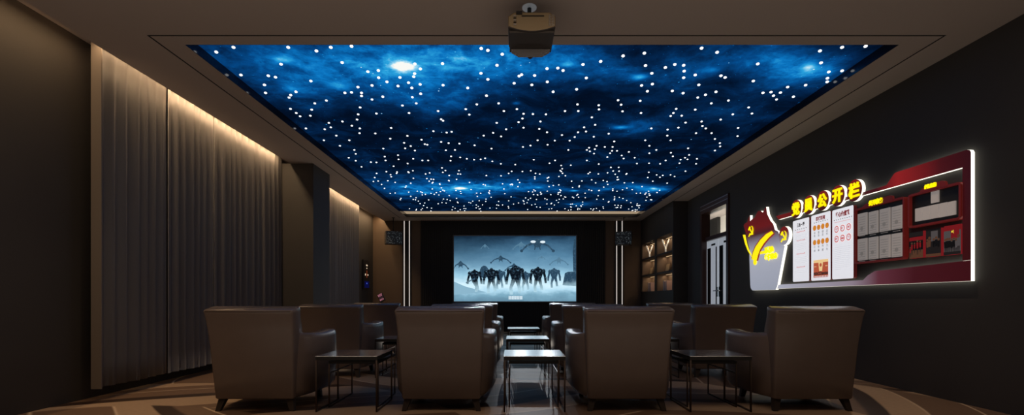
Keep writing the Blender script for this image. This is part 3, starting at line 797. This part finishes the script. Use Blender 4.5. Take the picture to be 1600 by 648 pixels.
# corridor beyond
struct('wall_corridor', boxes((5.7, 5.8, 8.0, 13.6, 0, 3.2), (4.34, 5.8, 16.9, 17.0, 0, 3.2)), mat('cream_corridor_wall', (.80, .75, .66), .8))
struct('trim_6', boxes((5.7, 5.8, 13.6, 17.0, 0, 3.2)), mat('blue_grey_corridor_panel', (.34, .38, .50), .6))
struct('floor_corridor', boxes((4.34, 5.8, 8.0, 17.0, -.1, 0)), mat('pale_corridor_floor', (.4, .38, .35), .5))
struct('ceiling_corridor', boxes((4.34, 5.8, 8.0, 17.0, 3.2, 3.3)), M['ceil'])
struct('trim_5', boxes((5.62, 5.70, 13.3, 13.8, 0, 3.2)), mat('dark_corridor_column', (.016, .015, .014), .6))

# ------------------------------------------------------------------ illuminated notice board on the right wall
nb = empty('notice_board', (0, 0, 0))
tag(nb, 'illuminated red and white notice board with Chinese lettering on the right wall', 'notice board')
M['edge'] = emis('white_glow_edge', (1.0, .96, .80), 1.6)
def redfade(name, axis, lo, hi, stops, emit=.30, rough=.3):
    m = bpy.data.materials.new(name); m.use_nodes = True; nt = m.node_tree; b = nt.nodes['Principled BSDF']
    N = nt.nodes.new; L = nt.links.new
    tc = N('ShaderNodeTexCoord'); sp = N('ShaderNodeSeparateXYZ'); L(tc.outputs['Object'], sp.inputs[0])
    mr = N('ShaderNodeMapRange'); mr.inputs['From Min'].default_value = lo; mr.inputs['From Max'].default_value = hi; L(sp.outputs[axis], mr.inputs['Value'])
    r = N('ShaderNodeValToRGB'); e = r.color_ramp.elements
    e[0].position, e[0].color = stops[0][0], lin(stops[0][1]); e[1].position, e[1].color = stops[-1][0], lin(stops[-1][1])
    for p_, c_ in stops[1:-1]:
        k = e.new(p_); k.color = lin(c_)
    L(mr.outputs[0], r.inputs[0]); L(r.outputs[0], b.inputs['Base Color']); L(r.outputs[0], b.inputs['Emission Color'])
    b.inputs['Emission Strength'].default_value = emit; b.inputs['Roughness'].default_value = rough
    return m
W4 = lambda zx, zy: W(1120 + zx / 2.4, 210 + zy / 2.4, 4.060)
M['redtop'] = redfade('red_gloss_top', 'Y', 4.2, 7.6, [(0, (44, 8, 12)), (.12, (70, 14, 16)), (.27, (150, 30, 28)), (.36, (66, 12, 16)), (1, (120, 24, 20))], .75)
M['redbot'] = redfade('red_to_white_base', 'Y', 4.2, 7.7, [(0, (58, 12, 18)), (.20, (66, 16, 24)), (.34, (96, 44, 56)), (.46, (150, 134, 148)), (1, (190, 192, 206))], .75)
XF, XBK = 4.060, XR - .004
# top and right bar, bottom bar
bm = bmesh.new()
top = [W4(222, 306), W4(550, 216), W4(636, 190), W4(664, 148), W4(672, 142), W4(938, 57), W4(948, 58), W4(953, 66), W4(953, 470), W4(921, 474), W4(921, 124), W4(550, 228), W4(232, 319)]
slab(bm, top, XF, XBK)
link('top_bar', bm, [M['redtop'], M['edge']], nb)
bm = bmesh.new()
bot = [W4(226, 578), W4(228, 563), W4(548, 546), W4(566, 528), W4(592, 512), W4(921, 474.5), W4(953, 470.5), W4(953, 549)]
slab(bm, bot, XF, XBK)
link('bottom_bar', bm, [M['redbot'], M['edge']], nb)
# emblem sculpture at the left end
W5 = lambda zx, zy: W(1150 + zx / 3.814, 300 + zy / 3.814, 4.052)
M['emb'] = redfade('white_to_red_emblem', 'Z', 1.10, 2.42, [(0, (176, 180, 196)), (.45, (196, 198, 212)), (.60, (150, 140, 156)), (.70, (80, 28, 34)), (.78, (120, 22, 22)), (1, (96, 14, 14))], .62)
bm = bmesh.new()
outl = [(85, 555), (88, 572), (97, 585), (236, 582), (246, 560), (290, 322), (268, 290), (252, 235), (232, 225), (222, 190), (205, 170), (186, 130), (180, 88), (170, 100), (160, 122), (148, 112), (132, 112), (122, 128), (112, 150),
        (98, 160), (84, 172), (84, 138), (74, 152), (68, 178), (52, 188), (45, 198), (56, 235), (68, 290), (80, 335), (80, 400)]
slab(bm, [W5(*p) for p in outl], 4.052, XBK)
em = link('emblem_panel', bm, [M['emb'], M['edge']], nb)
M['yel'] = mat('yellow_lettering', (.9, .72, .0), .5, emit=.95, ecol=(1, .85, 0, 1))
M['redband'] = mat('red_ribbon_edge', (.35, .03, .02), .4, emit=.6)
def arc_band(pts0, pts1, x, name, parent, m, th=.012):
    bm = bmesh.new(); slab(bm, [W5(*p) for p in pts0 + pts1[::-1]], x - th, x, 0, 0); return link(name, bm, m, parent)
out_a = [(218, 232), (185, 250), (150, 285), (122, 325), (106, 362), (98, 402)]
in_a = [(228, 244), (198, 272), (170, 305), (148, 340), (136, 372), (128, 404)]
arc_band([(p[0] - 4, p[1] - 6) for p in out_a], [(p[0] + 5, p[1] + 5) for p in in_a], 4.049, 'ribbon_border', em, M['redband'], .008)
arc_band(out_a, in_a, 4.042, 'ribbon', em, M['yel'], .006)
arc_band([(44, 254), (58, 310), (74, 350), (96, 385)], [(56, 254), (68, 310), (82, 352), (102, 390)], 4.049, 'side_ribbon', em, M['yel'], .008)
bm = bmesh.new(); slab(bm, disc(*W5(116, 416), .05, 16), 4.038, 4.049, 0, 0); link('ribbon_end', bm, M['yel'], em)
def hammer_sickle(bm, cy, cz, r, x):
    """crossed hammer and sickle outline; y runs right-to-left on this wall"""
    q = lambda a, b: (cy - a * r, cz + b * r)
    o_, i_ = [], []
    for k in range(15):
        a = math.radians(-125 + k * 15); o_.append(q(.05 + .62 * math.cos(a), .02 + .62 * math.sin(a)))
        t_ = k / 14; i_.append(q(.02 + (.42 + .14 * t_) * math.cos(a) - .02, .06 + (.42 + .16 * t_) * math.sin(a)))
    slab(bm, o_ + i_[::-1], x - .008, x, 0, 0)
    slab(bm, [q(-.30, -.42), q(-.22, -.50), q(-.5, -.78), q(-.62, -.68)], x - .008, x, 0, 0)
    slab(bm, [q(-.34, .30), q(-.24, .40), q(.62, -.52), q(.50, -.62)], x - .010, x, 0, 0)
    slab(bm, [q(-.62, .26), q(-.26, .62), q(-.10, .50), q(-.50, .10)], x - .011, x, 0, 0)
bm = bmesh.new(); hammer_sickle(bm, *W5(90, 230), .125, 4.049); link('emblem_mark', bm, M['yel'], em)
bm = bmesh.new()
text_on_wall(bm, '不忘初心', *W5(200, 344), .1, 4.042, .010, .006, fit=(.27, .115)); text_on_wall(bm, '牢记使命', *W5(212, 385), .1, 4.042, .010, .006, fit=(.37, .115))
slab(bm, [W5(136, 356), W5(178, 348), W5(178, 364), W5(140, 370)], 4.042, 4.049, 0, 0)
link('emblem_lettering', bm, M['yel'], em)
# round badge beside the emblem
M['badge'] = redfade('badge_face', 'Z', 1.74, 2.04, [(0, (176, 178, 192)), (.45, (150, 130, 140)), (.7, (120, 30, 30)), (1, (140, 24, 22))], .6)
cy_, cz_ = W(1224.7, 368.2, 4.044)
bm = bmesh.new(); slab(bm, disc(cy_, cz_, .138), 4.044, XBK, 0, 1); bd = link('round_badge', bm, [M['badge'], M['edge']], nb)
bm = bmesh.new(); hammer_sickle(bm, cy_, cz_, .115, 4.043); link('badge_mark', bm, M['yel'], bd)
# five title discs
M['disc'] = redfade('red_disc_face', 'Z', 2.10, 2.37, [(0, (70, 14, 14)), (.4, (96, 22, 18)), (1, (140, 30, 24))], .6)
for ch, yy in zip('党员公开栏', (6.925, 6.63, 6.335, 6.04, 5.745)):
    bm = bmesh.new(); slab(bm, disc(yy, 2.232, .128), 4.044, XBK - .01, 0, 1); d_ = link('title_disc', bm, [M['disc'], M['edge']], nb)
    bm = bmesh.new(); text_on_wall(bm, ch, yy, 2.232, .185, 4.043, .006, .012); link('character', bm, M['yel'], d_)
# white printed panels
M['white'] = mat('backlit_white_print', (.8, .8, .82), .5, emit=.80, ecol=lin((240, 240, 246)))
M['pside'] = mat('dark_red_panel_side', (.10, .012, .012), .4, emit=.3)
M['ink'] = emis('black_print', lin((40, 34, 36))); M['inkred'] = emis('dark_red_print', lin((120, 30, 34))); M['inkgrey'] = emis('grey_print', lin((196, 196, 202)))
M['pink'] = emis('pink_print', lin((200, 120, 120))); M['orange'] = emis('orange_print', lin((214, 140, 40))); M['redp'] = emis('red_print', lin((190, 50, 54)))
M['rose'] = emis('rose_print', lin((244, 214, 214))); M['brick'] = emis('brick_print', lin((176, 84, 60))); M['crm'] = emis('cream_print', lin((232, 196, 140)))
def quad(zs):     # average four picture corners (tl,tr,br,bl) into an upright rectangle on the wall
    p = zs
    y1 = (p[0][0] + p[3][0]) / 2; y0 = (p[1][0] + p[2][0]) / 2
    return y0, y1, (p[2][1] + p[3][1]) / 2, (p[0][1] + p[1][1]) / 2
XP = 4.052
inks = [M['ink'], M['inkred'], M['inkgrey'], M['pink'], M['orange'], M['redp'], M['rose'], M['brick'], M['crm'], M['white']]
def rrectYZ(y0, y1, z0, z1, r=.02):
    o_ = []
    for cy, cz, a0 in ((y1 - r, z1 - r, 0), (y0 + r, z1 - r, PI / 2), (y0 + r, z0 + r, PI), (y1 - r, z0 + r, 3 * PI / 2)):
        for k in range(4):
            a = a0 + k * PI / 6; o_.append((cy + r * math.cos(a), cz + r * math.sin(a)))
    return o_
def panel(corners):
    y0, y1, z0, z1 = quad([W(1120 + a / 2.4, 210 + b / 2.4, XP) for a, b in corners])
    bm = bmesh.new(); slab(bm, rrectYZ(y0, y1, z0, z1, .018), XP, XBK, 0, 1); o = link('printed_panel', bm, [M['white'], M['pside']], nb)
    return o, y0, y1, z0, z1
def bars(bm, y0, y1, z, h, mi, x=XP - .002): flat(bm, rect(y0, y1, z, z + h), x, mi)
# panel 1
p1, y0, y1, z0, z1 = panel([(286, 326), (346, 309), (347, 547), (285, 554)])
w_, h_ = y1 - y0, z1 - z0; cy = (y0 + y1) / 2; zf = lambda f: z1 - f * h_
bm = bmesh.new()
text_on_wall(bm, '三会一课', cy, zf(.085), .1, XP - .002, .004, mi=0, fit=(.18, .058))
for i in range(6): bars(bm, cy - .135 + i * .05, cy - .135 + i * .05 + .02, zf(.16), .008, 0)
for f_ in (.205, .345, .56, .775):
    for i in range(7): bars(bm, cy - .098 + i * .029, cy - .098 + i * .029 + .018, zf(f_), .011 if i % 3 else .016, 3)
    for i in range(4 if f_ < .7 else 2): bars(bm, y0 + .05, y1 - .05 - .05 * (i == 3), zf(f_ + .055 + i * .028), .005, 2)
link('print', bm, inks, p1)
# panel 2
p2, y0, y1, z0, z1 = panel([(355, 304), (426, 287), (428, 543), (353, 550)])
w_, h_ = y1 - y0, z1 - z0; cy = (y0 + y1) / 2; zf = lambda f: z1 - f * h_
bm = bmesh.new()
text_on_wall(bm, '四讲四有', cy, zf(.068), .1, XP - .002, .005, mi=1, fit=(.19, .060))
for i in range(7): bars(bm, cy - .15 + i * .045, cy - .15 + i * .045 + .018, zf(.125), .008, 0)
for r_, (fc, g1, g2) in enumerate(((.20, .275, .32), (.42, .49, .545))):
    for i in range(4):
        yy = y1 - w_ * (.19 + .213 * i)
        flat(bm, disc(yy, zf(fc), .036, 16), XP - .0018, 7); flat(bm, disc(yy, zf(fc), .030, 16), XP - .0022, 4); text_on_wall(bm, '讲政治有信念讲规'[r_ * 4 + i], yy, zf(fc), .034, XP - .003, mi=7)
        text_on_wall(bm, '讲道德品行有作为'[i + r_ * 4], yy, zf(g1), .036, XP - .002, mi=0); text_on_wall(bm, '有信念纪律奉献先'[i + r_ * 4], yy, zf(g2), .036, XP - .002, mi=0)
link('print', bm, inks, p2); bm = bmesh.new()
py0, py1, pz0, pz1 = y0 + .045, y1 - .055, zf(.955), zf(.69); ph_ = pz1 - pz0
flat(bm, rect(py0, py1, pz0, pz1), XP - .002, 7); flat(bm, rect(py0, py1, pz0 + .84 * ph_, pz1), XP - .0024, 8)
pc = (py0 + py1) / 2
flat(bm, [(pc - .03, pz0 + .35 * ph_), (pc + .03, pz0 + .35 * ph_), (pc + .05, pz0 + .95 * ph_), (pc - .05, pz0 + .95 * ph_)], XP - .0028, 8)
flat(bm, disc(pc, pz0 + .70 * ph_, .024, 16), XP - .0032, 7)
for k_ in (-1, 1):
    for i in range(3): bars(bm, pc + k_ * .115 - .022 + i * .016, pc + k_ * .115 - .012 + i * .016, pz0 + .60 * ph_, .012, 8, XP - .003)
rr = random.Random(4)
for i in range(13):
    yy = py0 + .014 + i * (py1 - py0 - .028) / 12; flat(bm, disc(yy, pz0 + .27 * ph_ + rr.uniform(-.006, .006), .011, 8), XP - .0034, 0); flat(bm, rect(yy - .010, yy + .010, pz0 + .14 * ph_, pz0 + .22 * ph_), XP - .0035, 0)
for i in range(9): bars(bm, py0 + .01 + i * (py1 - py0 - .02) / 9, py0 + .01 + i * (py1 - py0 - .02) / 9 + .016, pz0 + .02 * ph_, .016, 9, XP - .0036)
link('printed_picture', bm, inks, p2)
# panel 3
p3, y0, y1, z0, z1 = panel([(434, 285), (513, 264), (512, 538), (432, 544)])
w_, h_ = y1 - y0, z1 - z0; cy = (y0 + y1) / 2; zf = lambda f: z1 - f * h_
bm = bmesh.new()
text_on_wall(bm, '核心价值观', cy, zf(.08), .1, XP - .002, .005, mi=1, fit=(.25, .070))
for i in range(9): bars(bm, cy - .17 + i * .039, cy - .17 + i * .039 + .016, zf(.155), .008, 0)
for i in range(11): bars(bm, cy - .14 + i * .0265, cy - .14 + i * .0265 + .015, zf(.19), .008, 3)
link('heading', bm, inks, p3)
vals = ['富强', '民主', '文明', '和谐', '自由', '平等']
for k in range(6):
    yy = y1 - w_ * (.22 + .285 * (k % 3)); zc = zf(.285 + .14 * (k // 3)); bm = bmesh.new()
    flat(bm, disc(yy, zc, .047, 20), XP - .0018, 6); flat(bm, disc(yy, zc, .040, 20), XP - .0022, 5); flat(bm, disc(yy, zc, .031, 20), XP - .0026, 9)
    text_on_wall(bm, vals[k], yy, zc, .03, XP - .003, .002, mi=5, fit=(.046, .030))
    link('round_badge', bm, inks, p3)
bm = bmesh.new()
for i in range(13): bars(bm, y0 + .05 + (.16 if i == 12 else 0), y1 - .05, zf(.55 + i * .026), .005, 2)
link('print', bm, inks, p3)
# document board and organisation board: red rounded frames with a header tab
M['boardred'] = mat('red_gloss_frame', (.16, .014, .012), .3, emit=.28)
M['boardback'] = mat('dark_board_back', (.022, .021, .020), .4)
M['paper'] = mat('grey_paper_added_glow', (.46, .41, .38), .5, emit=.36)  # emission brightens the sheets in place of light falling on them
M['pline'] = mat('paper_line_added_glow', (.34, .31, .29), .6, emit=.28)  # lines get the same added brightness as the sheets
W6 = lambda zx, zy: W(1320 + zx / 4.319, 270 + zy / 4.319, XP)
def framed(outer, inner, tabpts, text, tpos, tsz):
    y0, y1, z0, z1 = quad([W6(*p) for p in outer]); a0_, a1_, b0_, b1_ = y0 + .020, y1 - .020, z0 + .020, z1 - .020
    root = bmesh.new()
    O = rrectYZ(y0, y1, z0, z1, .03); I = rrectYZ(a0_, a1_, b0_, b1_, .012)
    n_ = len(O)
    vo_ = [[root.verts.new((x, y, z)) for y, z in P_] for x, P_ in ((XP - .008, O), (XP - .008, I), (XBK, I), (XBK, O))]
    for a, b in ((0, 1), (1, 2), (2, 3), (3, 0)):
        for i in range(n_): root.faces.new((vo_[a][i], vo_[a][(i + 1) % n_], vo_[b][(i + 1) % n_], vo_[b][i]))
    slab(root, [W6(*p) for p in tabpts], XP - .012, XP + .01, 0, 0)
    bmesh.ops.recalc_face_normals(root, faces=root.faces)
    f_ = link('board_frame', root, M['boardred'], nb)
    bm = bmesh.new(); slab(bm, rect(a0_, a1_, b0_, b1_), XP + .022, XBK, 0, 0); link('board_back', bm, M['boardback'], f_)
    bm = bmesh.new(); text_on_wall(bm, text, *W6(*tpos), .1, XP - .013, .006, .004, fit=tsz); link('header_lettering', bm, M['yel'], f_)
    return f_, z1
f4, _ = framed([(65, 246), (406, 158), (404, 585), (65, 612)], [(82, 258), (386, 180), (385, 566), (82, 598)],
            [(108, 246), (140, 214), (160, 203), (308, 152), (326, 154), (332, 176), (332, 186)], '公开事务', (216, 195), (.215, .066))
f5, _ = framed([(430, 150), (788, 57), (787, 318), (430, 370)], [(445, 158), (768, 76), (768, 304), (445, 356)],
            [(508, 134), (530, 103), (548, 94), (660, 52), (684, 56), (692, 80), (692, 86)], '组织架构', (587, 86), (.135, .046))
def sheet(c, name, parent, holder=True):
    y0, y1, z0, z1 = quad([W6(*p) for p in c])
    bm = bmesh.new(); slab(bm, rect(y0, y1, z0, z1), XP + .006, XP + .02, 0, 0)
    if holder:
        for i in range(9): flat(bm, rect(y0 + .02, y1 - .02, z1 - .05 - i * .027, z1 - .044 - i * .027), XP + .005, 1)
        flat(bm, disc(y0 + .075, z0 + .075, .024, 14), XP + .005, 1)
    link(name, bm, [M['paper'], M['pline']], parent)
docs = [[(82,278),(143,266),(143,415),(84,425)],[(155,266),(217,252),(217,400),(157,412)],[(230,248),(297,232),(298,385),(230,400)],[(310,231),(383,215),(384,372),(310,384)],
        [(82,447),(143,440),(143,584),(84,593)],[(155,437),(217,428),(217,575),(155,586)],[(230,425),(298,415),(298,567),(230,577)],[(310,412),(384,402),(384,560),(310,570)]]
for d_ in docs: sheet(d_, 'document_sheet', f4)
cards = [[(575,127),(625,119),(625,195),(577,205)],[(470,241),(517,233),(517,320),(470,328)],[(522,229),(570,222),(570,311),(523,320)],[(575,218),(625,210),(626,300),(575,310)],[(630,207),(682,198),(682,290),(630,302)],[(688,198),(738,187),(739,278),(688,292)]]
for d_ in cards: sheet(d_, 'name_card', f5, False)
# three photographs
ph = [mat('photo_dark', (.015, .013, .012), .4), emis('photo_red', lin((112, 24, 28))), emis('photo_grey', lin((74, 68, 68))), emis('photo_tan', lin((80, 52, 38))), emis('photo_yellow', lin((220, 190, 60))), emis('photo_night', lin((30, 26, 26)))]
def photo(c, kind):
    y0, y1, z0, z1 = quad([W6(*p) for p in c]); w_, h_ = y1 - y0, z1 - z0
    q = lambda u, v: (y1 - u * w_, z0 + v * h_)
    R = lambda u0, u1, v0, v1: [q(u0, v0), q(u1, v0), q(u1, v1), q(u0, v1)]
    E = lambda u, v, r: disc(*q(u, v), r, 10)
    bm = bmesh.new(); slab(bm, rect(y0, y1, z0, z1), XP, XBK, 0, 1)
    k = [0]
    def P_(pts_, mi): k[0] += 1; flat(bm, pts_, XP - .0005 - k[0] * .0002, mi)
    def man(u, v, s, body, legs=5):
        P_([q(u - .035 * s, v), q(u - .015 * s, v), q(u - .005 * s, v + .22 * s), q(u - .05 * s, v + .22 * s)], legs); P_([q(u + .035 * s, v), q(u + .015 * s, v), q(u + .005 * s, v + .22 * s), q(u + .05 * s, v + .22 * s)], legs)
        P_([q(u - .055 * s, v + .2 * s), q(u + .055 * s, v + .2 * s), q(u + .075 * s, v + .4 * s), q(u - .075 * s, v + .4 * s)], body); P_(E(u, v + .45 * s, .011 * s), 3)
    if kind == 0:
        P_(R(0, 1, 0, .3), 3); P_(R(0, 1, .66, .8), 1); P_(R(.0, 1, .82, .98), 5)
        for u, v, s in ((.2, .12, 1.0), (.62, .12, 1.15), (.82, .2, .9), (.42, .2, .8), (.1, .05, .8)): man(u, v, s, 1)
    elif kind == 1:
        P_(R(0, 1, .08, .95), 5); P_(R(.35, .8, .55, .92), 2); P_(R(.0, 1, .0, .10), 3)
        for u, v, s in ((.25, .1, 1.3), (.12, .12, 1.1), (.55, .12, 1.1), (.72, .1, 1.25), (.88, .1, 1.1)): man(u, v, s, 0 if u > .4 else 3)
    else:
        P_(R(0, 1, 0, .82), 2); P_(R(0, 1, .82, 1), 1); P_(R(.42, .92, .55, .84), 1); P_(E(.5, .78, .010), 4)
        for i in range(4): P_(E(.57 + .02 * (i % 2), .82 - i * .03, .004), 4)
        P_(R(0, 1, 0, .1), 5)
        for u, v, s in ((.1, .02, 1.1), (.22, .0, 1.2), (.36, .02, 1.15), (.5, .0, 1.1), (.64, .02, 1.15), (.78, .0, 1.1), (.92, .0, 1.35)): man(u, v, s, 0 if u < .75 else 2)
    link('photograph', bm, ph, nb)
photo([(435, 403), (528, 390), (527, 568), (437, 579)], 0); photo([(547, 386), (650, 368), (648, 556), (548, 569)], 1); photo([(668, 361), (782, 343), (784, 545), (670, 555)], 2)

# ------------------------------------------------------------------ lamps
def area(name, loc, rot, sx, sy, power, colr):
    d = bpy.data.lights.new(name, 'AREA'); d.shape = 'RECTANGLE'; d.size = sx; d.size_y = sy; d.energy = power; d.color = colr
    o = bpy.data.objects.new(name, d); col.objects.link(o); o.location = loc; o.rotation_euler = rot; return o
WARM = (1.0, .66, .36)
# overhead lamps behind and above the viewer
area('ceiling_lamp', (0.1, 2.4, 3.20), (0, 0, 0), 6.0, .9, 28, (1.0, .75, .56))
# cove light in the slot above the left wall and curtains
def cove(y0, y1, x, p, tilt=0):
    area('cove_lamp', (x, (y0 + y1) / 2, 3.345), (0, tilt, 0), .03, y1 - y0, p, WARM)
cove(-1.2, 4.48, -3.80, 26); cove(4.50, 7.95, -3.80, 29); cove(9.0, 12.4, -3.80, 26); cove(12.4, 14.1, -3.81, 14)
for x in (-.55, .25, 1.05):  # unseen spots added to put glints on tabletops and armrests
    d = bpy.data.lights.new('added_glint_spot', 'SPOT'); d.energy = 50; d.color = (.88, .94, 1.0); d.shadow_soft_size = 0; d.spot_size = math.radians(30); d.spot_blend = .6
    o = bpy.data.objects.new('added_glint_spot', d); col.objects.link(o); o.location = (x, 13.95, 2.86)
    o.rotation_euler = (Vector((.19 + (x - .25) * .4, 5.2, .45)) - Vector(o.location)).to_track_quat('-Z', 'Y').to_euler()
# niche lamps
for (y0, y1) in colsY:
    for (z0, z1) in rowsZ:
        area('niche_lamp', (3.97, (y0 + y1) / 2, z1 - .02), (0, 0, 0), .04, y1 - y0 - .08, 1.5, (1.0, .68, .40))
# corridor lamp
d = bpy.data.lights.new('corridor_lamp', 'POINT'); d.energy = 130; d.color = (1.0, .93, .83); d.shadow_soft_size = 0
o = bpy.data.objects.new('corridor_lamp', d); col.objects.link(o); o.location = (4.7, 12.6, 1.6)
for p_, e_ in (((3.55, 4.7, 3.2), 60), ((-3.2, 4.2, 3.2), 26)):  # unseen spots added to brighten the floor along both side walls
    d = bpy.data.lights.new('added_floor_spot', 'SPOT'); d.energy = e_; d.color = (1.0, .72, .48); d.shadow_soft_size = .0; d.spot_size = math.radians(62); d.spot_blend = 1
    o = bpy.data.objects.new('added_floor_spot', d); col.objects.link(o); o.location = p_
# soft fill lamps added out of view at floor level to brighten the ceiling
area('added_ceiling_fill', (0, .9, .06), (PI, 0, 0), 6.5, 2.6, 44, (1.0, .84, .70))
area('added_ceiling_fill', (0, 9.6, .04), (PI, 0, 0), 5.0, 1.2, 22, (1.0, .84, .70))
w0 = bpy.data.worlds.new('world'); sc.world = w0; w0.use_nodes = True
w0.node_tree.nodes['Background'].inputs[0].default_value = (.02, .018, .016, 1)
